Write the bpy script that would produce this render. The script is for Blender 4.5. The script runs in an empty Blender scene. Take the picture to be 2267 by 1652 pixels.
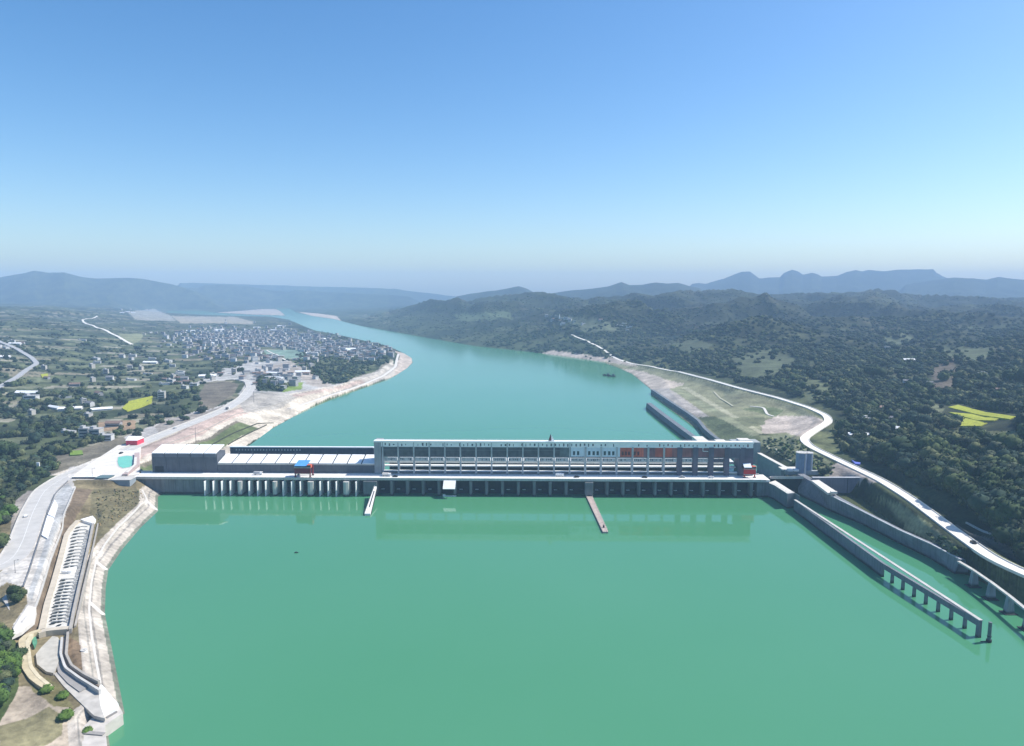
import bpy, math, random
import numpy as np
from mathutils import Vector
random.seed(7); RNG = np.random.default_rng(11)
R = math.radians
SC = bpy.context.scene
COL = SC.collection
# ------------------------------------------------------------------ camera
CAM_H, PITCH = 160.0, R(6.85)
cd = bpy.data.cameras.new('camera'); cam = bpy.data.objects.new('camera', cd); COL.objects.link(cam)
cam.location = (0, 0, CAM_H); cam.rotation_euler = (R(90) - PITCH, 0, 0)
cd.sensor_fit = 'HORIZONTAL'; cd.sensor_width = 36.0; cd.lens = 36.0 * 1531 / 2266
cd.clip_start = 1.0; cd.clip_end = 60000
SC.camera = cam
# ------------------------------------------------------------------ sky and sun
SUN_EL, SUN_AZ = R(50), R(78)          # azimuth measured from +Y (view direction) towards +X
w = bpy.data.worlds.new('World'); SC.world = w; w.use_nodes = True
nt = w.node_tree; nt.nodes.clear()
sky = nt.nodes.new('ShaderNodeTexSky'); sky.sky_type = 'NISHITA'; sky.sun_disc = False
sky.sun_elevation = SUN_EL; sky.sun_rotation = SUN_AZ; sky.altitude = 200
sky.air_density = 1.0; sky.dust_density = 1.2; sky.ozone_density = 3.0
bg = nt.nodes.new('ShaderNodeBackground'); bg.inputs[1].default_value = 0.140
wo = nt.nodes.new('ShaderNodeOutputWorld')
hs = nt.nodes.new('ShaderNodeHueSaturation'); hs.inputs['Saturation'].default_value = 1.28
nt.links.new(sky.outputs[0], hs.inputs['Color']); nt.links.new(hs.outputs[0], bg.inputs[0]); nt.links.new(bg.outputs[0], wo.inputs[0])
sd = bpy.data.lights.new('sun', 'SUN'); sd.energy = 5.0; sd.angle = R(0.5); sd.color = (1, .955, .88)
sun = bpy.data.objects.new('sun', sd); COL.objects.link(sun)
sdir = Vector((math.sin(SUN_AZ) * math.cos(SUN_EL), math.cos(SUN_AZ) * math.cos(SUN_EL), math.sin(SUN_EL)))
sun.rotation_euler = sdir.to_track_quat('Z', 'Y').to_euler(); sun.location = (400, 300, 600)
SC.view_settings.view_transform = 'Standard'; SC.view_settings.look = 'None'
SC.view_settings.exposure = 0.35; SC.view_settings.gamma = 1.0
SC.cycles.max_bounces = 6; SC.cycles.volume_bounces = 1

# ------------------------------------------------------------------ helpers
CP, SP = math.cos(PITCH), math.sin(PITCH)
def ray(u, v):
    a, b = (u - 1133) / 1531.0, (826 - v) / 1531.0
    return a, CP + b * SP, -SP + b * CP
def at(u, v, z=0.0):
    x, y, d = ray(u, v); t = (z - CAM_H) / d
    return (x * t, y * t, z)
def atY(u, v, Y):
    x, y, d = ray(u, v); t = Y / y
    return (x * t, Y, CAM_H + d * t)
def proj(X, Y, Z):
    f = Y * CP - (Z - CAM_H) * SP; up = Y * SP + (Z - CAM_H) * CP
    f = np.maximum(f, 1e-3)
    return 1133 + 1531 * X / f, 826 - 1531 * up / f

def tag(o, label=None, cat=None, group=None, kind=None):
    if label: o['label'] = label
    if cat: o['category'] = cat
    if group: o['group'] = group
    if kind: o['kind'] = kind
    return o
def thing(name, label, cat, loc=(0, 0, 0), rz=0.0, group=None):
    o = bpy.data.objects.new(name, None); COL.objects.link(o)
    o.location = loc; o.rotation_euler = (0, 0, rz); o.empty_display_size = 1
    return tag(o, label, cat, group)
def copy_tree(o, parent=None):
    c = o.copy(); COL.objects.link(c)
    if parent: c.parent = parent
    for ch in list(o.children): copy_tree(ch, c)
    return c

MATS = {}
def mat(name, color, rough=0.85, var=0.12, scale=0.25, spec=0.3, metal=0.0, streak=0.0, bump=0.0, wet=False):
    """Plain weathered surface: base colour modulated by two octaves of noise (dirt, wear), vertical streaks if wanted."""
    if name in MATS: return MATS[name]
    m = bpy.data.materials.new(name); m.use_nodes = True; n = m.node_tree; b = n.nodes['Principled BSDF']
    b.inputs['Roughness'].default_value = rough; b.inputs['Metallic'].default_value = metal
    b.inputs['Specular IOR Level'].default_value = spec
    tc = n.nodes.new('ShaderNodeNewGeometry')
    nz = n.nodes.new('ShaderNodeTexNoise'); nz.inputs['Scale'].default_value = scale; nz.inputs['Detail'].default_value = 6
    n.links.new(tc.outputs['Position'], nz.inputs['Vector'])
    mr = n.nodes.new('ShaderNodeMapRange'); mr.inputs[1].default_value = .3; mr.inputs[2].default_value = .7
    mr.inputs[3].default_value = 1 - var * 1.6; mr.inputs[4].default_value = 1 + var
    n.links.new(nz.outputs['Fac'], mr.inputs[0])
    mx = n.nodes.new('ShaderNodeMix'); mx.data_type = 'RGBA'; mx.blend_type = 'MULTIPLY'; mx.inputs[0].default_value = 1
    mx.inputs[6].default_value = (*color, 1); n.links.new(mr.outputs[0], mx.inputs[7])
    out = mx.outputs[2]
    if streak:
        mp = n.nodes.new('ShaderNodeMapping'); mp.inputs['Scale'].default_value = (.9, .9, .05)
        n.links.new(tc.outputs['Position'], mp.inputs['Vector'])
        n2 = n.nodes.new('ShaderNodeTexNoise'); n2.inputs['Scale'].default_value = 1.0; n2.inputs['Detail'].default_value = 4
        n.links.new(mp.outputs[0], n2.inputs['Vector'])
        m2 = n.nodes.new('ShaderNodeMapRange'); m2.inputs[1].default_value = .45; m2.inputs[2].default_value = .72
        m2.inputs[3].default_value = 1; m2.inputs[4].default_value = 1 - streak
        n.links.new(n2.outputs['Fac'], m2.inputs[0])
        x2 = n.nodes.new('ShaderNodeMix'); x2.data_type = 'RGBA'; x2.blend_type = 'MULTIPLY'; x2.inputs[0].default_value = 1
        n.links.new(out, x2.inputs[6]); n.links.new(m2.outputs[0], x2.inputs[7]); out = x2.outputs[2]
    if wet:                                             # algae and wet band left by the changing water level
        sx = n.nodes.new('ShaderNodeSeparateXYZ'); n.links.new(tc.outputs['Position'], sx.inputs[0])
        ad = n.nodes.new('ShaderNodeMath'); ad.operation = 'MULTIPLY_ADD'; ad.inputs[1].default_value = -2.2; n.links.new(nz.outputs['Fac'], ad.inputs[0]); n.links.new(sx.outputs['Z'], ad.inputs[2])
        m3 = n.nodes.new('ShaderNodeMapRange'); m3.inputs[1].default_value = -.5; m3.inputs[2].default_value = .9; n.links.new(ad.outputs[0], m3.inputs[0])
        x3 = n.nodes.new('ShaderNodeMix'); x3.data_type = 'RGBA'; x3.inputs[6].default_value = (.035,.045,.035,1)
        n.links.new(m3.outputs[0], x3.inputs[0]); n.links.new(out, x3.inputs[7]); out = x3.outputs[2]
    n.links.new(out, b.inputs['Base Color'])
    if bump:
        bp = n.nodes.new('ShaderNodeBump'); bp.inputs['Strength'].default_value = bump; bp.inputs['Distance'].default_value = 1
        n.links.new(nz.outputs['Fac'], bp.inputs['Height']); n.links.new(bp.outputs[0], b.inputs['Normal'])
    MATS[name] = m; return m

def mat_attr(name, var=0.35, scale=0.08, rough=0.95, bump=0.0, bscale=.3, fine=None):
    """Surface whose own colour comes from the 'tint' attribute (soil, crop, leaf), broken up with noise."""
    m = bpy.data.materials.new(name); m.use_nodes = True; n = m.node_tree; b = n.nodes['Principled BSDF']
    b.inputs['Roughness'].default_value = rough; b.inputs['Specular IOR Level'].default_value = .15
    at_ = n.nodes.new('ShaderNodeAttribute'); at_.attribute_name = 'tint'
    g = n.nodes.new('ShaderNodeNewGeometry')
    out = at_.outputs['Color']
    for sc_, vr in ((scale, var), (scale * 7, var * .8)):
        nz = n.nodes.new('ShaderNodeTexNoise'); nz.inputs['Scale'].default_value = sc_; nz.inputs['Detail'].default_value = 5
        n.links.new(g.outputs['Position'], nz.inputs['Vector'])
        mr = n.nodes.new('ShaderNodeMapRange'); mr.inputs[1].default_value = .3; mr.inputs[2].default_value = .7
        mr.inputs[3].default_value = 1 - vr; mr.inputs[4].default_value = 1 + vr
        n.links.new(nz.outputs['Fac'], mr.inputs[0])
        mx = n.nodes.new('ShaderNodeMix'); mx.data_type = 'RGBA'; mx.blend_type = 'MULTIPLY'; mx.inputs[0].default_value = 1
        n.links.new(out, mx.inputs[6]); n.links.new(mr.outputs[0], mx.inputs[7]); out = mx.outputs[2]
    n.links.new(out, b.inputs['Base Color'])
    if bump:
        bp = n.nodes.new('ShaderNodeBump'); bp.inputs['Strength'].default_value = bump; bp.inputs['Distance'].default_value = 1.5
        n.links.new(nz.outputs['Fac'], bp.inputs['Height']); n.links.new(bp.outputs[0], b.inputs['Normal'])
    MATS[name] = m; return m

class MB:
    """collects boxes, prisms, bars and lathes, builds them as one mesh object"""
    def __init__(s): s.v = []; s.f = []; s.m = []
    def add(s, vs, fs, mi=0):
        o = len(s.v); s.v += [tuple(p) for p in vs]; s.f += [[i + o for i in f] for f in fs]; s.m += [mi] * len(fs); return s
    def box(s, x0, x1, y0, y1, z0, z1, mi=0):
        return s.add([(x0,y0,z0),(x1,y0,z0),(x1,y1,z0),(x0,y1,z0),(x0,y0,z1),(x1,y0,z1),(x1,y1,z1),(x0,y1,z1)],
                     [(0,3,2,1),(4,5,6,7),(0,1,5,4),(1,2,6,5),(2,3,7,6),(3,0,4,7)], mi)
    def hexa(s, b4, t4, mi=0):
        return s.add(list(b4) + list(t4), [(0,3,2,1),(4,5,6,7),(0,1,5,4),(1,2,6,5),(2,3,7,6),(3,0,4,7)], mi)
    def prism(s, pts, z0, z1, mi=0):
        """pts: ccw list of (x, y); z1 number or list of tops"""
        n = len(pts); z1s = z1 if isinstance(z1, (list, tuple)) else [z1] * n
        ar = sum(pts[i][0]*pts[(i+1)%n][1] - pts[(i+1)%n][0]*pts[i][1] for i in range(n))
        idx = list(range(n)) if ar > 0 else list(range(n))[::-1]
        vs = [(pts[i][0], pts[i][1], z0) for i in idx] + [(pts[i][0], pts[i][1], z1s[i]) for i in idx]
        fs = [list(range(n))[::-1], [n + i for i in range(n)]] + [(i, (i+1)%n, n+(i+1)%n, n+i) for i in range(n)]
        return s.add(vs, fs, mi)
    def bar(s, a, b, r=.1, mi=0, n=4, r2=None):
        a = Vector(a); b = Vector(b); d = (b - a).normalized(); r2 = r if r2 is None else r2
        u = d.cross(Vector((0, 0, 1)) if abs(d.z) < .9 else Vector((1, 0, 0))).normalized(); w_ = d.cross(u)
        vs = []
        for p, q in ((a, r), (b, r2)):
            for k in range(n):
                t = 2*math.pi*(k+.5)/n; vs.append(p + (u*math.cos(t) + w_*math.sin(t))*q)
        fs = [(k, (k+1)%n, n+(k+1)%n, n+k) for k in range(n)] + [list(range(n))[::-1], [n+k for k in range(n)]]
        return s.add(vs, fs, mi)
    def cyl(s, x, y, z0, z1, r, mi=0, n=20, r2=None):
        return s.bar((x, y, z0), (x, y, z1), r, mi, n, r2)
    def ribbon(s, pts, w0, w1, up, down, mi=0):
        """solid strip along 3-D polyline pts, lateral offsets w0..w1 (left negative), top at z+up, bottom z-down"""
        P = [Vector(p) for p in pts]; n = len(P); vs = []
        for i in range(n):
            d = (P[min(i+1, n-1)] - P[max(i-1, 0)]); d.z = 0; d.normalize(); nr = Vector((d.y, -d.x, 0))
            k = 1.0
            if 0 < i < n-1:
                e = (P[i] - P[i-1]); e.z = 0; e.normalize(); k = 1 / max(.5, abs(e.dot(d)))
            l, r_ = P[i] + nr*w0*k, P[i] + nr*w1*k
            vs += [(l.x, l.y, P[i].z - down), (r_.x, r_.y, P[i].z - down), (r_.x, r_.y, P[i].z + up), (l.x, l.y, P[i].z + up)]
        fs = []
        for i in range(n-1):
            a, b = 4*i, 4*i+4
            for k in range(4): fs.append((a+k, a+(k+1)%4, b+(k+1)%4, b+k))
        fs += [(3, 2, 1, 0), tuple(4*(n-1)+k for k in range(4))]
        return s.add(vs, fs, mi)
    def build(s, name, mats, parent=None, smooth=False):
        me = bpy.data.meshes.new(name); me.from_pydata(s.v, [], s.f)
        if not isinstance(mats, (list, tuple)): mats = [mats]
        for m in mats: me.materials.append(m)
        if len(mats) > 1: me.polygons.foreach_set('material_index', s.m)
        if smooth: me.polygons.foreach_set('use_smooth', [True]*len(s.f))
        me.update()
        o = bpy.data.objects.new(name, me); COL.objects.link(o)
        if parent: o.parent = parent
        return o

def mesh_np(name, V, F, material, tint=None, smooth=False, parent=None):
    """mesh from numpy arrays: V (n,3), F (m,k) with k = 3 or 4"""
    me = bpy.data.meshes.new(name); k = F.shape[1]
    me.vertices.add(len(V)); me.vertices.foreach_set('co', V.astype(np.float32).ravel())
    me.loops.add(F.size); me.loops.foreach_set('vertex_index', F.astype(np.int32).ravel())
    me.polygons.add(len(F)); me.polygons.foreach_set('loop_start', np.arange(0, F.size, k, dtype=np.int32))
    if smooth: me.polygons.foreach_set('use_smooth', np.ones(len(F), bool))
    me.update(calc_edges=True); me.materials.append(material)
    if tint is not None:
        a = me.attributes.new('tint', 'FLOAT_COLOR', 'POINT')
        a.data.foreach_set('color', np.c_[tint, np.ones(len(tint))].astype(np.float32).ravel())
    o = bpy.data.objects.new(name, me); COL.objects.link(o)
    if parent: o.parent = parent
    return o

# value noise
def _h(i, j, s):
    n = (i.astype(np.int64)*374761393 + j.astype(np.int64)*668265263 + s*1442695041) & 0x7fffffff
    n = ((n ^ (n >> 13))*1274126177) & 0x7fffffff
    return ((n ^ (n >> 16)) & 0xffff) / 65535.0
def vnoise(x, y, s=0):
    i, j = np.floor(x), np.floor(y); fx, fy = x-i, y-j
    fx = fx*fx*(3-2*fx); fy = fy*fy*(3-2*fy)
    a, b, c, d = _h(i, j, s), _h(i+1, j, s), _h(i, j+1, s), _h(i+1, j+1, s)
    return (a*(1-fx)+b*fx)*(1-fy) + (c*(1-fx)+d*fx)*fy
def fbm(x, y, o=4, s=0):
    t = 0; a = .5
    for k in range(o): t = t + a*vnoise(x*2**k, y*2**k, s+k); a *= .5
    return t / (1 - .5**o)
def inpoly(u, v, poly):
    r = np.zeros(np.shape(u), bool); n = len(poly)
    for i in range(n):
        (x0, y0), (x1, y1) = poly[i], poly[(i+1) % n]
        if y0 == y1: continue
        c = ((y0 > v) != (y1 > v)); r ^= c & (u < (x1-x0)*(v-y0)/(y1-y0)+x0)
    return r
def segdist(X, Y, pts, closed=True):
    d = np.full(np.shape(X), 1e18); n = len(pts)
    for i in range(n if closed else n-1):
        (x0, y0), (x1, y1) = pts[i], pts[(i+1) % n]
        dx, dy = x1-x0, y1-y0; L = dx*dx+dy*dy+1e-9
        t = np.clip(((X-x0)*dx+(Y-y0)*dy)/L, 0, 1)
        d = np.minimum(d, (X-x0-t*dx)**2+(Y-y0-t*dy)**2)
    return np.sqrt(d)
# ------------------------------------------------------------------ terrain: heights
# waterline of the river, read off at water level (z = 0)
W_LEFT = [at(u, v)[:2] for u, v in ((262,1760),(240,1652),(233,1607),(273,1580),(250,1460),(230,1360),(232,1300),(238,1262),(270,1215),(310,1168),(348,1132),(348,1100))] \
    + [(-277, 545), (-272, 695)] + [at(u, v)[:2] for u, v in ((600,950),(650,922),(700,896),(760,873),(820,852),(870,835),(900,816),(913,803),(911,793),(895,783),(872,772),(850,765),(800,753),(750,742),(700,733),(672,722),(640,708),(600,701),(520,699.5),(430,696),(368,692))]
W_FAR = [at(u, v)[:2] for u, v in ((372,688),(450,688.5),(480,693),(560,697.5),(632,699),(622,690),(612,684),(640,683.5),(655,692),(690,700),(740,707),(758,712))]
W_RIGHT = [at(u, v)[:2] for u, v in ((800,722),(850,731),(950,749),(1050,766),(1170,779),(1260,791),(1330,801),(1370,815),(1400,829),(1440,862))] \
    + [(213, 1040), (214, 801), (217, 727), (226, 600), (226, 524), (240, 500), (254, 384)] + [at(u, v)[:2] for u, v in ((2150,1272),(2200,1298),(2266,1335))] + [(330, 235), (420, 100), (500, -300), (-100, -300), (-120, 100)]
WATER = W_LEFT + W_FAR + W_RIGHT
POND = [at(u, v)[:2] for u, v in ((1832,1100),(1916,1100),(1922,1114),(1960,1140),(2000,1176),(1990,1190),(1920,1160),(1850,1122))]

# spot heights: ('z', u, v, height) or ('y', u, v, distance)
SPOT = '''z 300 1090 7;z 250 1150 7;z 225 1230 7;z 180 1330 7;z 190 1450 7;z 200 1540 6.5;z 120 1350 7.5;z 140 1200 8;z 150 1480 7;z 100 1440 7.5;z 45 1440 8.5
z 40 1240 14;z 90 1110 14;z 150 1060 14;z 60 1180 14;z 20 1262 14;z 110 1150 14;z 80 1260 13.5;z 45 1370 11;z 230 1035 14;z 290 1015 14.5;z 250 1000 15;z 310 1052 14
z 0 1100 10;z 0 1200 9;z 30 1070 10;z 20 1000 12;z 100 990 12;z 200 940 13;z 300 900 14;z 150 1000 13;z -200 1100 14;z -300 1400 16
z 0 1320 9;z 0 1400 10;z 0 1500 9;z 50 1600 7;z 150 1640 5;z 0 1652 8;z 100 1560 7;z 180 1600 5;z -200 1652 12
z 330 975 16;z 450 920 16;z 560 850 16;z 420 968 14;z 650 880 11;z 750 850 9;z 850 800 8;z 880 790 7;z 520 910 14;z 480 975 8
z 700 780 9;z 600 770 11;z 500 790 13;z 620 830 13;z 500 745 11;z 700 748 6;z 800 768 6;z 640 722 5;z 550 712 6;z 450 705 7
y 0 900 880;y 200 860 1000;y 400 800 1450;y 200 800 1380;y 0 800 1180;y 100 830 1120;y 0 740 1700;y 150 720 2150;y 300 720 2700;y 0 690 2700;y 150 690 3100;y 300 690 4000;y 400 700 3900;y -300 740 1500;y 380 740 2250
z 1650 995 14;z 1750 1010 16;z 1700 930 8;z 1600 880 7;z 1500 850 7;z 1420 830 4;z 1780 960 16;z 1838 925 20;z 1700 880 18;z 1640 862 18;z 1500 822 17;z 1400 805 14;z 1320 768 18;z 1265 742 24;z 1560 940 9;z 1620 960 9;z 1750 940 9;z 1690 970 10
z 1200 750 22;z 1100 740 20;z 1000 727 20;z 900 715 18;z 850 712 15;z 1850 1018 15;z 1950 1066 15;z 2100 1172 15;z 2200 1242 15;z 2266 1270 15;z 1940 1112 5;z 2050 1182 6;z 1780 1010 15;z 2200 1290 5;z 2500 1420 15
y 2000 1000 570;y 2100 1080 465;y 2266 1180 385;y 2200 1000 545;y 2266 930 605;y 2100 900 760;y 2266 900 700;y 2000 850 930;y 1900 800 1170;y 1800 850 950;y 1700 780 1290;y 1600 800 1240;y 1500 760 1560;y 1400 720 2150;y 1300 700 2750;y 1700 700 2050;y 2000 720 1680;y 2266 760 1280;y 2266 700 1950;y 1100 700 3100;y 1000 690 3500;y 900 690 3600;y 2500 900 640;y 2500 760 1200;y 2266 1080 440
z 600 672 15;z 700 682 10;z 300 668 40;z 0 662 60;z 900 668 20;z 1300 655 40;z 2000 655 60;z 2400 655 60;z 1133 650 30;z 560 692 3;z 700 692 4;z 500 690.5 3'''
cp = []
for ln in SPOT.replace('\n', ';').split(';'):
    k, u, v, q = ln.split(); u, v, q = float(u), float(v), float(q)
    cp.append(at(u, v, q) if k == 'z' else atY(u, v, q))
cp = np.array([p for p in cp if p[1] > 50])
def rc(X, Y): return np.stack([3.2*X/Y, np.log(Y)], -1)
C_ = rc(cp[:, 0], cp[:, 1]); n_ = len(cp)
D_ = np.linalg.norm(C_[:, None]-C_[None], axis=-1)
A_ = np.zeros((n_+3, n_+3)); A_[:n_, :n_] = D_ - 0.004*np.eye(n_); Pm = np.c_[np.ones(n_), C_]
A_[:n_, n_:] = Pm; A_[n_:, :n_] = Pm.T
W_ = np.linalg.solve(A_, np.r_[cp[:, 2], np.zeros(3)])
def base_h(X, Y):
    q = rc(X, Y); z = W_[n_] + W_[n_+1]*q[..., 0] + W_[n_+2]*q[..., 1]
    for i in range(n_): z = z + W_[i]*np.hypot(q[..., 0]-C_[i, 0], q[..., 1]-C_[i, 1])
    return z
# ridges: crest line in the view, its distance, front and back width
RIDGES = [
 (((-300,640),(-100,625),(0,615),(50,606),(80,599),(115,604),(145,603),(185,613),(215,617),(290,615),(330,618),(370,625),(420,640),(470,660),(520,680)), 6100, 1050, 1100, 5),
 (((300,640),(400,636),(440,637),(455,631),(500,630),(545,633),(600,643),(640,646),(655,641),(700,645),(800,650),(900,655),(960,668)), 6800, 800, 700, 6),
 (((350,627),(430,626),(520,629),(700,634),(800,637),(880,640),(940,648),(1000,655),(1060,662)), 8000, 900, 600, 4),
 (((790,705),(812,688),(840,674),(880,668),(920,665),(950,659),(985,665),(1035,670),(1055,664),(1080,661),(1150,659),(1200,656),(1260,664),(1300,670),(1320,665),(1345,668),(1400,657),(1450,649),(1500,645),(1540,648),(1600,650),(1650,642),(1720,642),(1800,645),(1900,644),(1935,639),(1958,644),(1990,652),(2040,659),(2100,661),(2300,665),(2600,668)), 2900, 1150, 1500, 12),
 (((960,665),(990,660),(1040,650),(1100,643),(1125,638),(1148,633),(1165,638),(1185,648),(1210,650),(1260,644),(1300,641),(1345,634),(1375,625),(1392,631),(1420,631),(1450,626),(1475,628),(1500,626),(1520,631),(1560,640),(1600,650)), 5000, 1200, 1300, 6),
 (((1480,640),(1520,630),(1545,627),(1560,629),(1600,617),(1625,606),(1640,601),(1657,601),(1668,609),(1678,616),(1700,614),(1724,614),(1733,604),(1750,597),(1763,601),(1775,608),(1795,603),(1806,606),(1816,612),(1850,611),(1870,602),(1890,597),(1905,600),(1918,597),(1950,600),(1990,597),(2061,596),(2068,604),(2085,613),(2110,622),(2150,640)), 6900, 1500, 1300, 3),
 (((1950,640),(2020,626),(2080,617),(2110,613),(2150,615),(2180,619),(2205,613),(2230,616),(2266,619),(2400,615),(2600,630)), 5600, 1300, 1300, 6),
 (((1180,700),(1300,680),(1420,668),(1520,682),(1640,660),(1760,658),(1850,674),(1960,686),(2100,672),(2300,688),(2500,695)), 2150, 380, 420, 8),
 (((1460,742),(1560,716),(1660,706),(1780,722),(1880,734),(2000,712),(2140,722),(2300,734),(2500,740)), 1560, 280, 300, 8),
]
def ridge_h(X, Y):
    u = 1133 + 1531*X/(Y*CP + 0.0*SP + 8)
    z = np.full(X.shape, -50.0)
    for pts, D, wf, wb, amp in RIDGES:
        us = [p[0] for p in pts]; vs = [p[1] for p in pts]
        v = np.interp(u, us, vs)
        fade = np.clip(np.minimum(u-us[0], us[-1]-u)/60 + .15, 0, 1)
        Dw = D * (1 + .10*(fbm(u/170., u*0, 3, 41)-.5))
        b = (826-v)/1531.; top = CAM_H + Dw*((-SP+b*CP)/(CP+b*SP))
        s = (Y-Dw); s = np.where(s < 0, s/wf, s/wb)
        gul = (fbm(X/420., Y/800., 4, 5)-.5)*np.clip(np.abs(s)*2.5, 0, 1)*.55
        p = np.exp(-np.abs(s*(1+gul))**1.5*1.6)
        z = np.maximum(z, np.where((u > us[0]) & (u < us[-1]), top*p*np.minimum(1, fade), -50))
    return z
def shore_d(X, Y):
    """signed distance to the waterline: positive on land"""
    d = segdist(X, Y, WATER); w_ = inpoly(X, Y, WATER)
    dp = segdist(X, Y, POND); wp = inpoly(X, Y, POND)
    return np.where(w_, -d, np.where(wp, -dp, np.minimum(d, np.where(dp < 25, dp, 1e9))))
# fan-shaped grid about the camera foot: near rows fine, far rows coarse
rows = [118.0]
while rows[-1] < 8800:
    y = rows[-1]; rows.append(y + min(max(y*y*8.5e-6, .3), y*.0085))
ROWS = np.array(rows); NR = len(ROWS); NC = 1350; AS = np.linspace(-1.02, 1.02, NC)
GX = ROWS[:, None]*AS[None]; GY = np.repeat(ROWS[:, None], NC, 1)
HB = base_h(GX, GY); HR = ridge_h(GX, GY); SD = shore_d(GX, GY)
far = np.clip((GY-900)/1600, 0, 1)
H = np.maximum(HB, HR)
LEFTSIDE = GX < -150 - (GY-900)*.18
bumpy = (fbm(GX/150., GY/150., 5, 3)-.5)*np.where(LEFTSIDE, 5, 26)*np.clip(SD/150, 0, 1)*np.clip((GY-560)/300, 0, 1)*np.where(LEFTSIDE, 1, np.clip((HB-18)/25, 0, 1))
bumpy += ((1-2*np.abs(fbm(GX/380.+GY/900., GY/560.-GX/1500., 4, 13)-.5))-.86)*np.where(LEFTSIDE, 60, 125)*np.clip((GY-800)/1200, 0, 1)*np.clip(SD/400, 0, 1)*np.clip((H-12)/60, 0, 1)
bumpy *= np.where(GY < 4200, 1, np.clip(1-(GY-4200)/500, .12, 1))
H = np.maximum(H+bumpy, np.minimum(H, 3))
NEARL = (GX < -60) & (GY < 530)
slope = np.where(NEARL, .62, np.where(LEFTSIDE & (GY < 1300), .34, np.where((GY > 3500), .03, np.where(~LEFTSIDE & (GY < 640), .5, .25))))
H = np.where(SD > 0, np.minimum(H, .25+slope*SD+np.maximum(SD-250, 0)*.35), np.maximum(-6, .25+SD*.6))
H = np.where((SD > 0) & (H < .2), .2, H)
def flatten(px, z, soft=3.0):
    """level a yard or terrace at height z"""
    global H
    W = [at(u, v, z)[:2] for u, v in px]; d = segdist(GX[:R_, :], GY[:R_, :], W); k = np.where(inpoly(GX[:R_, :], GY[:R_, :], W), 1, np.clip(1-d/soft, 0, 1))
    H[:R_] = np.where(SD[:R_] > 1, H[:R_]*(1-k)+np.minimum(z, .25+.62*SD[:R_])*k, H[:R_])
R_ = int(np.searchsorted(ROWS, 640))
# the powerhouse and dam stand in front of a levelled yard on either abutment
def set_mesh_h(): pass
def hgt(X, Y):
    X = np.asarray(X, float); Y = np.asarray(Y, float)
    r = np.clip(np.interp(Y, ROWS, np.arange(NR)), 0, NR-1.001); c = np.clip((X/Y-AS[0])/(AS[1]-AS[0]), 0, NC-1.001)
    i = r.astype(int); j = c.astype(int); fr = r-i; fc = c-j
    return (H[i, j]*(1-fc)+H[i, j+1]*fc)*(1-fr) + (H[i+1, j]*(1-fc)+H[i+1, j+1]*fc)*fr
def hit(u, v):
    """where the view rays through (u, v) meet the ground (vectorised march)"""
    u = np.atleast_1d(np.asarray(u, float)); v = np.atleast_1d(np.asarray(v, float))
    x, y, d = ray(u, v); y = np.broadcast_to(y, u.shape); d = np.broadcast_to(d, u.shape)
    t0 = np.full(u.shape, 121.0)/y; t1 = t0.copy(); done = np.zeros(u.shape, bool); T = t0.copy()
    for k in range(900):
        T2 = T*1.0055
        zz = CAM_H + d*T2
        h = hgt(x*T2, y*T2); below = (zz < h) & ~done
        t0 = np.where(below, T, t0); t1 = np.where(below, T2, t1); done |= below
        T = np.where(done, T, T2)
        if done.all() or T.max() > 9600: break
    for k in range(14):
        tm = (t0+t1)/2; b = (CAM_H+d*tm) < hgt(x*tm, y*tm)
        t1 = np.where(b, tm, t1); t0 = np.where(b, t0, tm)
    tm = np.where(done, t1, 8500)
    return np.stack([x*tm, y*tm, hgt(x*tm, y*tm)], -1)
def resample(P, step):
    P = np.asarray(P, float); s = np.r_[0, np.cumsum(np.hypot(*np.diff(P[:, :2], axis=0).T))]
    n = max(2, int(s[-1]/step)+1); q = np.linspace(0, s[-1], n)
    return np.stack([np.interp(q, s, P[:, k]) for k in range(P.shape[1])], -1)
def smooth(P, it=3, keep=True):
    P = P.copy()
    for _ in range(it): P[1:-1] = (P[:-2]+2*P[1:-1]+P[2:])/4
    return P
ROADS = {}
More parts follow.
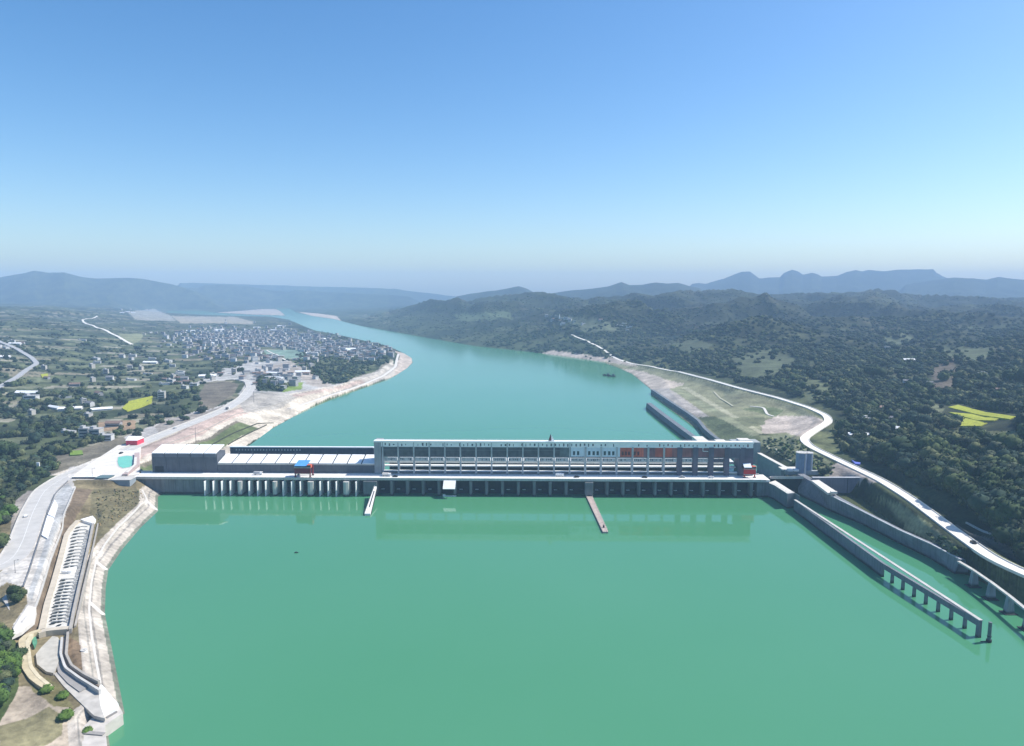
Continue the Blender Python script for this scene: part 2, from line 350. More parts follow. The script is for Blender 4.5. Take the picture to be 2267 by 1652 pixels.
def carve(name, px, width, z=None, step=6.0, sm=6, shoulder=1.0):
    """lay a road bed into the ground: px is a list of view points; z fixes the level (number or list), else it follows the ground"""
    global H
    if z is not None:
        zs = z if isinstance(z, (list, tuple)) else [z]*len(px)
        P = np.array([at(u, v, q) for (u, v), q in zip(px, zs)])
    else: P = hit([p[0] for p in px], [p[1] for p in px])
    P = smooth(resample(P, step), sm)
    if z is None: P[:, 2] = hgt(P[:, 0], P[:, 1]); P[:, 2] = smooth(P[:, 2:3], 30)[:, 0]
    ROADS[name] = P
    y0, y1 = P[:, 1].min()-width*4, P[:, 1].max()+width*4
    r0, r1 = np.searchsorted(ROWS, y0), np.searchsorted(ROWS, y1)
    a0 = (P[:, 0]-width*4)/np.maximum(P[:, 1], 1); a1 = (P[:, 0]+width*4)/np.maximum(P[:, 1], 1)
    c0, c1 = max(0, np.searchsorted(AS, a0.min())-2), min(NC, np.searchsorted(AS, a1.max())+2)
    X, Y = GX[r0:r1, c0:c1], GY[r0:r1, c0:c1]
    bd = np.full(X.shape, 1e18); bz = np.zeros(X.shape)
    for p, q in zip(P[:-1], P[1:]):
        dx, dy = q[0]-p[0], q[1]-p[1]; L = dx*dx+dy*dy+1e-9
        t = np.clip(((X-p[0])*dx+(Y-p[1])*dy)/L, 0, 1); dd = (X-p[0]-t*dx)**2+(Y-p[1]-t*dy)**2
        b = dd < bd; bd = np.where(b, dd, bd); bz = np.where(b, p[2]+t*(q[2]-p[2]), bz)
    bd = np.sqrt(bd); k = np.clip((bd-width*(.5+.25*shoulder))/(width*1.1), 0, 1); k = k*k*(3-2*k)
    H[r0:r1, c0:c1] = np.where(SD[r0:r1, c0:c1] > -2, H[r0:r1, c0:c1]*k + (bz-.15)*(1-k), H[r0:r1, c0:c1])
    return P
carve('right_road', ((2420,1335),(2266,1269),(2200,1241),(2105,1172),(2020,1108),(1950,1064),(1850,1017),(1790,988),(1776,972),(1800,956),(1836,934),(1828,920),(1790,903),(1720,881),(1640,861),(1570,841),(1500,823)), 9, z=[15,15,15,15,15,15.5,16,16.5,17,18,20,20,19.5,19,18.5,18,17.5])
carve('right_road_far', ((1500,823),(1440,811),(1400,806),(1368,796),(1345,781),(1322,766),(1300,755),(1265,741)), 8)
carve('left_road', ((-30,1262),(20,1252),(48,1205),(72,1135),(98,1085),(150,1052),(220,1022),(300,988),(360,962),(440,931),(500,906),(540,880),(556,858),(552,845),(520,838),(480,842)), 17, z=[14,14,14,14,14,14,14,14.5,15,15.5,16,16,16,16,15.5,15])
flatten(((180,1138),(216,1136),(212,1200),(190,1300),(172,1385),(215,1400),(224,1515),(160,1480),(140,1400),(84,1400),(100,1330),(140,1172)), 7.0)
flatten(((84,1398),(150,1392),(142,1440),(152,1478),(222,1518),(232,1600),(180,1600),(120,1530),(95,1520),(45,1470),(40,1414)), 5.9)
flatten(((150,1052),(205,1018),(262,982),(308,980),(312,1052),(236,1066),(160,1064)), 14.2)
carve('left_bank_path', ((640,905),(720,878),(790,857),(850,832),(875,812),(882,784)), 7)
carve('hill_road', ((-60,742),(0,758),(40,775),(70,793),(82,806),(62,818),(40,835),(0,858),(-60,890)), 11)
carve('village_road', ((215,700),(182,708),(192,717),(215,726),(237,733),(258,744),(280,757),(292,763)), 10, sm=2)
# ------------------------------------------------------------------ terrain: what grows or lies where
PU, PV = proj(GX, GY, H)
T = np.zeros((NR, NC, 3))
def lay(mask, c, soft=None):
    T[mask] = c
n1 = fbm(GX/90., GY/90., 4, 21); n2 = fbm(GX/35., GY/35., 4, 22); n3 = fbm(GX/260., GY/260., 3, 23)
forest = np.array((.030, .042, .022)); scrub = np.array((.070, .085, .040)); meadow = np.array((.115, .125, .060))
k = np.clip((n1*.6+n2*.4-.40)*5, 0, 1)[..., None]; T[:] = forest*(1-k)+scrub*k
k = np.clip((n3*.5+n2*.5-.54)*8, 0, 1)[..., None]*np.clip((2600-GY)/900, .08, 1)[..., None]; T[:] = T*(1-k)+meadow*k
# terraced plots: warped cells stretched along the contour
def plots(mask, sx, sy, seed, pal, share):
    wx = GX + 40*(n1-.5)*2; wy = GY + 60*(n3-.5)*2 + H*6
    i, j = np.floor(wx/sx + .5*(np.floor(wy/sy) % 2)), np.floor(wy/sy)
    r = _h(i, j, seed); q = _h(i, j, seed+9)
    fx, fy = wx/sx+.5*(j % 2)-i, wy/sy-j
    edge = (np.minimum(fx, 1-fx) > .06+.1*q) & (np.minimum(fy, 1-fy) > .10)
    for a, c in enumerate(pal):
        m = mask & edge & (r < share) & (np.floor(q*len(pal)) == a); T[m] = np.array(c)
lv = LEFTSIDE & (GY > 620) & (SD > 60) & (H < 75) & (GY < 4200)
plots(lv, 62, 34, 51, ((.15,.155,.095),(.11,.125,.07),(.20,.18,.125),(.085,.10,.052),(.25,.235,.175),(.13,.145,.08)), .48)
rv = ~LEFTSIDE & (GY > 700) & (SD > 110) & (GY < 3600) & (H > 22)
plots(rv & (n3 > .47), 120, 60, 61, ((.12,.14,.075),(.095,.12,.055),(.14,.135,.085),(.08,.10,.05)), .45)
def px(poly, c, jitter=0, side=None, lo=0, hi=1e9):
    uu, vv = PU, PV
    if jitter: uu = PU+(fbm(GX/14., GY/14., 3, 31)-.5)*jitter*2; vv = PV+(fbm(GX/14., GY/14., 3, 32)-.5)*jitter
    m = inpoly(uu, vv, poly) & (SD > 0) & (GY > lo) & (GY < hi); T[m] = c; return m
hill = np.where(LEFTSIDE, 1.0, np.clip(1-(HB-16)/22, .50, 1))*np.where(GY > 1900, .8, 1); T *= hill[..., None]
conc = (.46,.42,.36); grey = (.36,.35,.33); soil = (.165,.125,.085); dry = (.20,.165,.095); pink = (.43,.33,.28); sand = (.50,.44,.36); lawn = (.145,.16,.085)
# --- left bank downstream of the dam: strips parallel to the water
lb = (GX > -520) & LEFTSIDE & (GY > 535) & (GY < 1320)
dj = SD + (fbm(GX/40., GY/40., 3, 33)-.5)*7
wid = np.clip((1250-GY)/500, .30, 1)
px(((300,1000),(290,985),(440,925),(520,885),(545,850),(520,838),(470,845),(430,850),(470,825),(560,800),(640,800),(720,850),(760,852),(700,870),(640,885)), grey, 6)
for lo_, hi_, c in ((0,13,sand),(13,33,(.115,.14,.06)),(33,38,(.16,.14,.10)),(38,47,sand),(47,68,pink),(68,72,(.30,.24,.2)),(72,88,sand),(88,112,(.38,.36,.34))):
    T[lb & (dj > lo_*wid) & (dj < hi_*wid)] = c
T[lb & (GY > 775) & (dj > 13*wid) & (dj < 47*wid)] = sand
T[lb & (GY > 1000) & (dj > 11) & (dj < 14)] = (.28,.25,.21)
tip = LEFTSIDE & (GY > 1180) & (GY < 1850) & (SD > 0) & (GX > -420)
T[tip & (dj < 30)] = (.42,.38,.33); T[tip & (dj > 30) & (dj < 36)] = conc; T[tip & (dj > 36) & (dj < 42)] = (.22,.2,.16)
px(((440,870),(455,850),(500,845),(530,850),(520,870),(470,905),(440,910)), (.15,.13,.10), 4)
px(((345,945),(370,925),(440,915),(520,890),(430,932),(350,965)), (.25,.225,.20), 5)
px(((560,872),(620,868),(660,880),(620,905),(540,915),(530,895)), (.36,.33,.29), 4)
px(((560,815),(640,800),(720,840),(745,860),(700,858),(640,830),(580,830)), (.34,.30,.26), 10)
px(((580,775),(660,775),(690,795),(640,795),(590,785)), (.17,.25,.20), 2)
px(((640,845),(670,848),(668,862),(625,868)), (.17,.24,.05), 3)
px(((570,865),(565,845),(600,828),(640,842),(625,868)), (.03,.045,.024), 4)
px(((380,700),(520,702),(560,712),(560,718),(480,716),(400,716)), (.29,.26,.20), 4)
px(((280,690),(340,684),(380,700),(390,712),(300,708)), (.26,.25,.21), 5)
px(((260,740),(320,738),(310,755),(290,765)), (.19,.20,.11), 3)
px(((215,935),(300,930),(300,950),(220,955)), (.27,.19,.12), 4)
px(((150,1000),(270,965),(290,985),(120,1050),(90,1052),(95,1025)), (.17,.15,.11), 6)
px(((480,692),(560,696.5),(632,698.5),(622,690),(612,685),(580,684.5),(540,688)), (.36,.31,.26), 0)
px(((660,691),(690,699.5),(740,706.5),(755,711),(745,700),(700,694)), (.44,.36,.30), 0)
# --- near left bank
nl = (GX < -80) & (GY < 545)
T[nl & (SD > 0) & (SD < 60)] = dry
m = nl & (SD > 0) & (SD < 75); T[m] = (np.array(dry)*(1-.0) + (n2[m][:, None]-.5)*np.array((.10,.08,.05)))
px(((205,1085),(245,1080),(316,1083),(322,1105),(270,1160),(215,1195),(200,1140)), (.155,.135,.075), 6)
px(((166,1080),(205,1085),(160,1160),(130,1260),(95,1395),(60,1420),(20,1412),(75,1350),(110,1240),(140,1150)), soil, 2)
px(((0,1268),(35,1225),(55,1150),(78,1090),(150,1040),(290,985),(310,1000),(310,1055),(250,1060),(160,1064),(167,1080),(140,1150),(110,1240),(78,1345),(45,1395),(25,1408),(30,1380),(60,1335),(55,1300),(15,1290),(0,1300)), (.47,.44,.40), 2)
px(((100,1110),(125,1085),(150,1070),(165,1085),(130,1165),(100,1240),(70,1330),(60,1320),(90,1230),(105,1180)), (.34,.34,.335), 2)
px(((32,1110),(60,1085),(78,1085),(55,1150),(40,1200),(20,1210),(25,1160)), (.30,.27,.24), 5)
px(((155,1410),(205,1440),(216,1500),(200,1500),(165,1470),(145,1440)), (.19,.135,.085), 3)
px(((40,1520),(110,1520),(190,1600),(215,1590),(185,1620),(180,1660),(-60,1660),(-60,1560)), (.37,.31,.24), 6)
px(((60,1590),(110,1560),(140,1580),(140,1625),(100,1650),(0,1660),(0,1610)), (.205,.185,.105), 12)
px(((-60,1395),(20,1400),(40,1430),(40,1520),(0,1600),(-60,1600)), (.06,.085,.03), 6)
px(((60,1498),(110,1500),(150,1530),(165,1565),(120,1560),(70,1530)), (.21,.19,.09), 8)
px(((180,1660),(150,1640),(190,1600),(232,1607),(240,1660)), conc, 0)
rvt = nl & (SD > -3) & (SD < 11.5) & (GX > -330) & (GY > 215)
T[rvt] = (.42,.375,.32); T[rvt & (SD > 5.0) & (SD < 5.9)] = (.24,.22,.2); T[rvt & (SD < 1.4)] = (.17,.18,.14); T[rvt & (SD > 8.0) & (SD < 8.6)] = (.27,.25,.22)
# --- right bank
rb = ~LEFTSIDE & (SD > 0)
T[rb & (GY > 1060) & (GY < 1750) & (dj < 28)] = (.40,.34,.29)
px(((1330,800),(1400,810),(1500,826),(1640,864),(1780,905),(1828,930),(1800,958),(1780,978),(1720,960),(1680,960),(1520,975),(1440,885),(1440,860),(1400,828)), (.205,.205,.125), 3)
px(((1360,815),(1420,822),(1490,845),(1520,850),(1480,862),(1440,862),(1400,830)), (.40,.345,.29), 4)
px(((1440,862),(1482,860),(1580,930),(1546,925)), (.34,.31,.28), 1)
px(((1546,924),(1582,922),(1672,962),(1670,976),(1600,978)), (.085,.105,.055), 0)
px(((1480,861),(1500,858),(1682,962),(1664,966)), (.20,.21,.13), 0)
px(((1505,857),(1522,858),(1692,958),(1684,962)), (.33,.32,.22), 0)
px(((1690,960),(1680,935),(1720,922),(1800,920),(1822,932),(1800,950),(1776,968),(1740,958)), (.40,.34,.29), 4)
px(((1620,925),(1690,922),(1695,940),(1650,945)), (.14,.15,.085), 3)
px(((1640,905),(1690,900),(1740,908),(1720,922),(1690,918)), (.12,.145,.07), 5)
px(((1680,965),(1740,960),(1775,985),(1800,1000),(1850,1030),(1850,1060),(1780,1040),(1680,985)), (.155,.165,.095), 6)
px(((1842,1030),(1860,1022),(1950,1068),(1830,1068)), (.32,.28,.25), 2)
px(((1925,1098),(1990,1115),(2060,1160),(2120,1230),(2060,1200),(1990,1165),(1960,1140),(1922,1114)), (.25,.26,.14), 3)
px(((2060,1165),(2110,1200),(2150,1245),(2120,1250),(2060,1205)), (.20,.20,.125), 5)
px(((2140,1255),(2180,1240),(2300,1290),(2300,1360),(2200,1300)), (.46,.43,.39), 3)
px(((2110,1170),(2200,1195),(2266,1215),(2266,1235),(2205,1222),(2120,1190)), (.17,.15,.125), 5)
px(((2040,955),(2080,950),(2266,955),(2266,1000),(2180,985),(2080,975)), (.12,.13,.065), 8)
px(((2010,905),(2060,890),(2090,905),(2060,935),(2015,930)), (.13,.14,.08), 6)
for q, c in ((((1620,792),(1700,772),(1765,792),(1705,842),(1640,832)), (.105,.125,.07)), (((1750,852),(1830,832),(1862,872),(1790,892)), (.12,.14,.075)), (((1480,762),(1540,750),(1585,766),(1520,782)), (.11,.13,.075)),
             (((2080,762),(2200,770),(2180,802),(2090,792)), (.105,.125,.07)), (((2060,806),(2112,790),(2124,850),(2064,872)), (.15,.125,.095)), (((1240,700),(1330,706),(1370,730),(1290,735)), (.12,.14,.085)), (((1000,695),(1120,690),(1140,705),(1020,712)), (.10,.13,.07)), (((1950,745),(2010,735),(2040,752),(1980,765)), (.10,.12,.07))):
    m = px(q, tuple(x*.78 for x in c), 11)
# shadeless far plain keeps a dull crop colour
T = np.clip(T*(1+(n2[..., None]-.5)*.5), .01, .8)
idx = np.arange(NR*NC).reshape(NR, NC)
F = np.stack([idx[:-1, :-1], idx[:-1, 1:], idx[1:, 1:], idx[1:, :-1]], -1).reshape(-1, 4)
deep = (SD < -22).ravel(); keep = ~(deep[F].all(1)); F = F[keep]
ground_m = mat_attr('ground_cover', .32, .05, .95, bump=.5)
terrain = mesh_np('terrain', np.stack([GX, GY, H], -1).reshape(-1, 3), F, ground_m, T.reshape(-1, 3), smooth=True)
tag(terrain, 'wooded river valley with farmed banks and hazy hills', 'ground', kind='structure')

# ------------------------------------------------------------------ water
def water_mat(name, c, bump=.035, ruffled=False):
    m = bpy.data.materials.new(name); m.use_nodes = True; n = m.node_tree; b = n.nodes['Principled BSDF']
    b.inputs['Roughness'].default_value = .02; b.inputs['IOR'].default_value = 1.33
    g = n.nodes.new('ShaderNodeNewGeometry')
    nz = n.nodes.new('ShaderNodeTexNoise'); nz.inputs['Scale'].default_value = .004; nz.inputs['Detail'].default_value = 4
    n.links.new(g.outputs['Position'], nz.inputs['Vector'])
    rp = n.nodes.new('ShaderNodeMix'); rp.data_type = 'RGBA'
    rp.inputs[6].default_value = (c[0]*.80, c[1]*.92, c[2]*.84, 1); rp.inputs[7].default_value = (c[0]*1.22, c[1]*1.08, c[2]*1.18, 1)
    n.links.new(nz.outputs['Fac'], rp.inputs[0]); n.links.new(rp.outputs[2], b.inputs['Base Color'])
    n2 = n.nodes.new('ShaderNodeTexNoise'); n2.inputs['Scale'].default_value = .35; n2.inputs['Detail'].default_value = 3
    n.links.new(g.outputs['Position'], n2.inputs['Vector'])
    bp = n.nodes.new('ShaderNodeBump'); bp.inputs['Strength'].default_value = bump; bp.inputs['Distance'].default_value = .25
    n.links.new(n2.outputs['Fac'], bp.inputs['Height']); n.links.new(bp.outputs[0], b.inputs['Normal'])
    if ruffled:                                         # breeze roughens the open reach below the dam
        sx = n.nodes.new('ShaderNodeSeparateXYZ'); n.links.new(g.outputs['Position'], sx.inputs[0])
        mr = n.nodes.new('ShaderNodeMapRange'); mr.inputs[1].default_value = 560; mr.inputs[2].default_value = 900; mr.inputs[3].default_value = .02; mr.inputs[4].default_value = .11
        n.links.new(sx.outputs['Y'], mr.inputs[0]); n.links.new(mr.outputs[0], b.inputs['Roughness'])
    return m
wm = MB().add([(-7000,-50,0),(7000,-50,0),(7000,8000,0),(-7000,8000,0)], [(0,1,2,3)])
river = wm.build('water', water_mat('river_water', (.066,.230,.120), ruffled=True)); tag(river, 'wide calm turquoise river above and below the dam', 'river', kind='structure')
pm = MB(); pm.prism(POND, -.5, .06); pond = pm.build('pond_water', water_mat('pond_water', (.085,.10,.045), .02)); tag(pond, 'still olive green basin behind the lock wall', 'pond', kind='structure')

# ------------------------------------------------------------------ haze: one closed box of even air
hz = MB().box(-9200, 9200, -60, 8900, -8, 372)
haze = hz.build('haze', None); haze.data.materials.clear()
hm = bpy.data.materials.new('haze_air'); hm.use_nodes = True; hn = hm.node_tree; hn.nodes.clear()
ho = hn.nodes.new('ShaderNodeOutputMaterial'); pv = hn.nodes.new('ShaderNodeVolumePrincipled')
pv.inputs['Color'].default_value = (.48, .71, 1.0, 1); pv.inputs['Density'].default_value = 0.00014; pv.inputs['Anisotropy'].default_value = 0.0
hn.links.new(pv.outputs[0], ho.inputs['Volume']); haze.data.materials.append(hm)
tag(haze, 'thin blue haze lying in the valley air', 'haze', kind='stuff')
# ------------------------------------------------------------------ the dam and what stands on it
YAW = R(-1.05)
def XU(u): return (u-1133)*.3528
DZ = 13.7                                               # level of the road on the dam
conc_m = mat('weathered_concrete', (.20,.20,.205), .9, .16, .12, streak=.30, wet=True)
pale_m = mat('pale_concrete', (.52,.50,.465), .85, .08, .2, streak=.15, wet=True)
deck_m = mat('deck_paving', (.76,.74,.70), .85, .08, .3)
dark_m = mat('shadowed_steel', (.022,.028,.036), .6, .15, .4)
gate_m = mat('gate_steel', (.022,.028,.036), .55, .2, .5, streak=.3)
slate_m = mat('slate_grey', (.095,.105,.125), .7, .10, .3, streak=.2)  # gallery fronts are concrete in shade, that shade put into this dark colour
white_m = mat('white_paint', (.80,.80,.78), .6, .04, .5)
roof_m = mat('white_roof_sheet', (.82,.82,.81), .5, .04, .15)
glass_m = mat('window_glass', (.03,.045,.06), .12, .1, .5, spec=.6)
bluewhite_m = mat('blue_white_panel', (.66,.73,.80), .6, .07, .25, streak=.1)
red_m = mat('red_brown_panel', (.52,.12,.075), .7, .22, .12, streak=.3)
redgrey_m = mat('faded_red_panel', (.25,.12,.125), .75, .2, .12, streak=.3)
plum_m = mat('plum_grey_panel', (.125,.115,.15), .75, .14, .12, streak=.2)
red_paint = mat('red_crane_paint', (.50,.035,.03), .5, .15, .4)
dred_paint = mat('dark_red_steel', (.22,.02,.03), .55, .2, .4)
blue_paint = mat('blue_sheet_roof', (.10,.32,.62), .5, .08, .3)
black_m = mat('black_rubber', (.02,.02,.022), .8, .1, 1)

dam = thing('dam', 'long grey concrete dam with rows of gate piers across the river', 'dam', (0, 526, 0), YAW)
m = MB(); m.box(XU(236), XU(1700), 0, 16, DZ-1.6, DZ); m.build('deck', deck_m, dam)
m = MB(); m.box(XU(236), XU(1690), -.9, -.003, DZ-1.5, DZ-.4); m.box(XU(236), XU(1690), -.9, -.45, DZ-.4, DZ+.45); m.build('parapet', pale_m, dam)
m = MB(); m.box(XU(262), XU(1690), 15.2, 15.6, DZ, DZ+1.0); m.build('railing', pale_m, dam)
m = MB(); m.box(XU(236), XU(442), .9, 15, -6, DZ-1.6)
for u in (272, 306, 330, 352, 378, 396, 418): m.box(XU(u)-.5, XU(u)+.5+(u % 3), .45, .9, -6, DZ-2.1)
m.build('abutment_wall', conc_m, dam)
m = MB(); m.box(XU(804), XU(834), -2.5, 15, -6, DZ-2.1); m.build('dividing_block', conc_m, dam)
m = MB(); m.box(XU(1294), XU(1312), -2.6, 12, -6, DZ-2.1); m.build('dividing_block', conc_m, dam)
m = MB(); m.box(XU(1672), XU(1698), -.2, 15, -6, DZ-1.6); m.box(XU(1684), XU(1687), -.8, -.2, -6, DZ-2.1); m.build('end_block', conc_m, dam)
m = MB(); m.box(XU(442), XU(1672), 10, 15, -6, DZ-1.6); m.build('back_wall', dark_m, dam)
# narrow sluices: pale piers brought out in front of the road to catch the sun
SLU = [451,470,489,508,(525,534),550,569,587,(603,612),626,645,664,(681,693),708,726,744,(760,772),788]
edges = []
for p in SLU:
    a, b = (p if isinstance(p, tuple) else (p-1.05, p+1.05)); x0, x1 = XU(a), XU(b); edges.append((x0, x1))
    m = MB(); m.prism([(x0, 10), (x0, -3.4), ((x0+x1)/2-.2, -4.2), ((x0+x1)/2+.2, -4.2), (x1, -3.4), (x1, 10)], -6, DZ-2.3)
    m.build('sluice_pier', pale_m if x1-x0 > 1.5 else white_m, dam)
for (a, b), (c, d) in zip(edges[:-1], edges[1:]):
    m = MB(); m.box(b, c, 5.0, 5.5, -5, 9.5)
    for k in range(5): m.box(b+.05, c-.05, 4.7, 5.0, 1.2+k*1.8, 1.5+k*1.8)
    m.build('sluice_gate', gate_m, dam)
# wide intakes below the hoist gallery
INT = [u for u in np.arange(850.0+15.5, 1290, 35.2)] + [u for u in np.arange(1343.0, 1672, 35.2)]
INT = [u for u in INT if not 1285 < u < 1318]
ed = [(XU(834),)*2] + [(XU(u)-1.15, XU(u)+1.15) for u in INT if u < 1300] + [(XU(1294), XU(1312))] + [(XU(u)-1.15, XU(u)+1.15) for u in INT if u > 1300] + [(XU(1672),)*2]
for k, u in enumerate(INT):
    x = XU(u); m = MB(); m.prism([(x-1.15, 10), (x-1.15, -.6), (x-.5, -1.5), (x+.5, -1.5), (x+1.15, -.6), (x+1.15, 10)], -6, DZ-2.1)
    m.box(x-1.3, x+1.3, -.4, 1.2, DZ-3.6, DZ-2.102)
    m.build('intake_pier', conc_m, dam)
for k, ((a, b), (c, d)) in enumerate(zip(ed[:-1], ed[1:])):
    if c-b < 3: continue
    m = MB(); m.box(b+.02, c-.02, 6.0, 6.4, -5, DZ-2.2)
    n_ = int((c-b)/.9)
    for j in range(n_): m.box(b+.3+j*.9, b+.45+j*.9, 5.8, 6.0, -4, DZ-3)
    m.box(b+.05, c-.05, 5.5, 5.8, 3.4, 3.75); m.box(b+.05, c-.05, 5.4, 5.8, DZ-4.2, DZ-3.4)
    m.build('trash_rack', gate_m, dam)
    m = MB(); m.box(b+2.0, min(b+4.6, c-.4), 4.6, 5.35, 3.5, 3.85); m.build('bay_lit_mark', white_m, dam)  # white box added to imitate a small lit mark inside each bay
    m = MB(); m.box(b+.05, c-.05, -.35, .05, -.25, .22); m.build('float', pale_m, dam)
# white gate leaf in one intake, its slope made up to catch the sun
x0, x1 = XU(982), XU(1009); m = MB(); m.hexa([(x0,-8.2,7.4),(x1,-8.2,7.4),(x1,-1.3,12.2),(x0,-1.3,12.2)], [(x0,-8.2,7.7),(x1,-8.2,7.7),(x1,-1.3,12.5),(x0,-1.3,12.5)])
for x in (x0+.4, x1-.4): m.bar((x, -7.9, 7.4), (x, -1.3, 8.0), .12)
g = m.build('gate_leaf', white_m); g.location = (0, 526, 0); g.rotation_euler = (0, 0, YAW)
tag(g, 'bright white sloping panel set in one intake bay of the dam', 'gate panel')
m = MB(); m.prism([(XU(980), -2.6), (XU(1010), -2.4), (XU(1010), -1.0), (XU(980), -1.0)], -.4, .5); m.prism([(XU(980), -2.6), (XU(986), -2.4), (XU(980), -1.6)], .5, 1.6)
g = m.build('work_raft', white_m); g.location = (0, 526, 0); g.rotation_euler = (0, 0, YAW); tag(g, 'small white work raft afloat under the hanging white gate panel', 'raft')

# ---- powerhouse: tall open hoist frame above the intakes, added stepped roofs behind
ph = thing('powerhouse', 'long powerhouse with open column frame, white floor bands and red and blue wall panels', 'powerhouse', (0, 526, 0), YAW)
X0, X1 = XU(825), XU(1673)
cols = [XU(840+35.2*i) for i in range(24)]
for i, x in enumerate(cols):
    u = 840+35.2*i; wd = .6 if u < 1290 else (.75 if u < 1480 else 2.0)
    m = MB(); m.box(x-wd, x+wd, 12.0, 13.2, DZ, 36.4); m.box(x-wd*.8, x+wd*.8, 16.2, 17.0, DZ, 28.4)
    if u < 1290: m.box(x-.3, x+.3, 11.72, 12.0, DZ, 39.6)
    m.build('column', mat('column_concrete', (.46,.47,.48), .85, .1, .3, streak=.15) if u < 1480 else plum_m, ph)
m = MB(); m.box(X0-1.5, XU(838)-.5, 12.2, 24, DZ, 40.4); m.build('end_wall', mat('end_wall_grey', (.30,.315,.33), .85, .1, .2, streak=.2), ph)
m = MB(); m.box(XU(1641), X1, 12.4, 24, DZ, 28.4); m.build('end_wall', plum_m, ph)
def panel(u0, u1, mt, name='wall_panel', z0=28.5, z1=36.0, parent=ph):
    m = MB(); m.box(XU(u0), XU(u1), 12.45, 17.2, z0, z1); return m.build(name, mt, parent)
panel(838, 1240, mat('dark_upper_cladding', (.085,.095,.105), .65, .2, .3, streak=.2))
panel(1240, 1265, mat('grey_green_cladding', (.12,.15,.16), .65, .2, .3))
bw = panel(1265, 1375, bluewhite_m)
for u in (1272, 1281, 1306, 1316, 1325, 1341, 1351, 1360):
    m = MB(); m.box(XU(u)-.9, XU(u)+.9, 12.32, 12.45, 29.8, 33.0); m.build('window', glass_m, bw)
ra = panel(1375, 1428, red_m)
for u in (1381, 1388, 1395, 1408, 1416):
    m = MB(); m.box(XU(u)-.8, XU(u)+.8, 12.33, 12.45, 29.8, 32.8); m.build('window', mat('dull_red_glass', (.12,.04,.045), .3, .2, .6), ra)
panel(1428, 1454, redgrey_m); panel(1454, 1492, red_m)
panel(1492, 1535, mat('brick_brown_panel', (.33,.13,.12), .7, .2, .12, streak=.3)); panel(1535, 1612, redgrey_m); panel(1612, 1673, plum_m)
# beams across the front, added floors stepped behind the frame to give sunlit bands
for z0, z1, y0, y1, u1 in ((27.6, 28.5, 12.3, 17.1, 1641), (33.2, 33.7, 12.2, 12.44, 1240)):
    m = MB(); m.box(XU(838), XU(u1), y0, y1, z0, z1); m.build('beam', mat('beam_grey', (.15,.155,.165), .85, .1, .3), ph)
for name, z, th, y0, y1, mt in (('hall_roof', 22.1, 2.2, 24, 42, roof_m), ('terrace', 19.3, 1.0, 18.6, 22.2, white_m), ('terrace', 16.1, .8, 13.6, 16.6, white_m)):
    m = MB(); m.box(XU(838), XU(1640), y0, y1, z-th, z)
    if name == 'hall_roof':
        for k in range(24): m.box(cols[k]-.25, cols[k]+.25, y0+.1, y1, z, z+.35)
    m.build(name, mt, ph)
for k in range(23):                                     # light spandrels and dark glazing in each bay
    x0, x1 = cols[k]+1.0, cols[k+1]-1.0; u = 840+35.2*k
    if u > 1480: x0 += 1.2; x1 -= 1.2
    if u > 1600: continue
    s_ = MB(); s_.box(x0, x1, 12.6, 12.9, 24.4, 27.3); sp = s_.build('spandrel', mat('spandrel_grey', (.50,.51,.52), .8, .15, .4, streak=.3) if u < 1560 else plum_m, ph)
    r_ = random.Random(k)
    for j in range(6):
        if r_.random() < .6: q = x0+.5+(x1-x0-1.2)*j/6; g = MB(); g.box(q, q+.5+r_.random()*.5, 12.5, 12.6, 25.0+r_.random()*.8, 26.6); g.build('vent', slate_m, sp)
    m = MB(); m.box(x0, x1, 12.7, 12.9, 14.6, 15.9); m.build('guard_panel', slate_m, ph)
m = MB(); m.box(XU(838), XU(1641), 42.0, 43, 8, 23); m.build('rear_wall', slate_m, ph)
pp = MB(); pp.box(X0-1, X1-.5, 12.3, 12.6, 36.0, 39.7); pp = pp.build('clerestory', mat('clerestory_white', (.84,.84,.84), .6, .06, .3), ph)
r_ = random.Random(5)
for k in range(88):
    u = 845+9.35*k; z = 36.7; m = MB(); wv = .35+r_.random()*.9
    if r_.random() < .25: continue
    m.box(XU(u), XU(u)+wv, 12.2, 12.3, 36.6+r_.random()*.8, 38.2+r_.random()*1.0); m.build('louvre', slate_m if u < 1380 or r_.random() < .5 else redgrey_m, pp)
m = MB(); m.box(X0-2, X1, 11.6, 18.4, 39.7, 40.5); m.box(X0-2, X1, 11.6, 11.8, 40.5, 40.9); m.build('roof', roof_m, ph)
m = MB()
for k in range(60):
    x = X0+2+k*4.95; m.bar((x, 18.0, 40.5), (x, 18.0, 41.5), .06)
m.bar((X0, 18.0, 41.5), (X1, 18.0, 41.5), .06); m.build('roof_railing', mat('rail_grey', (.45,.45,.45), .6, .05, 1), ph)
sg = MB(); sg.prism([(-2.3, -.15), (2.6, -.15), (2.6, .15), (-2.3, .15)], 0, .4, 1); sg.add([(-2.1,-.1,.4),(.4,-.1,.4),(-.3,-.1,6.0),(-2.1,.1,.4),(.4,.1,.4),(-.3,.1,6.0)], [(0,1,2),(5,4,3),(0,2,5,3),(1,4,5,2),(0,3,4,1)], 0)
sg.add([(.5,-.1,.4),(2.5,-.1,.4),(-.2,-.1,6.0),(.5,.1,.4),(2.5,.1,.4),(-.2,.1,6.0)], [(0,1,2),(5,4,3),(0,2,5,3),(1,4,5,2),(0,3,4,1)], 1)
o = sg.build('roof_marker', [mat('maroon_board', (.10,.02,.03), .6, .1, 1), white_m]); o.location = (XU(1221), 526+15-.9, 40.5); tag(o, 'small maroon and white pointed board on top of the powerhouse roof', 'roof board')
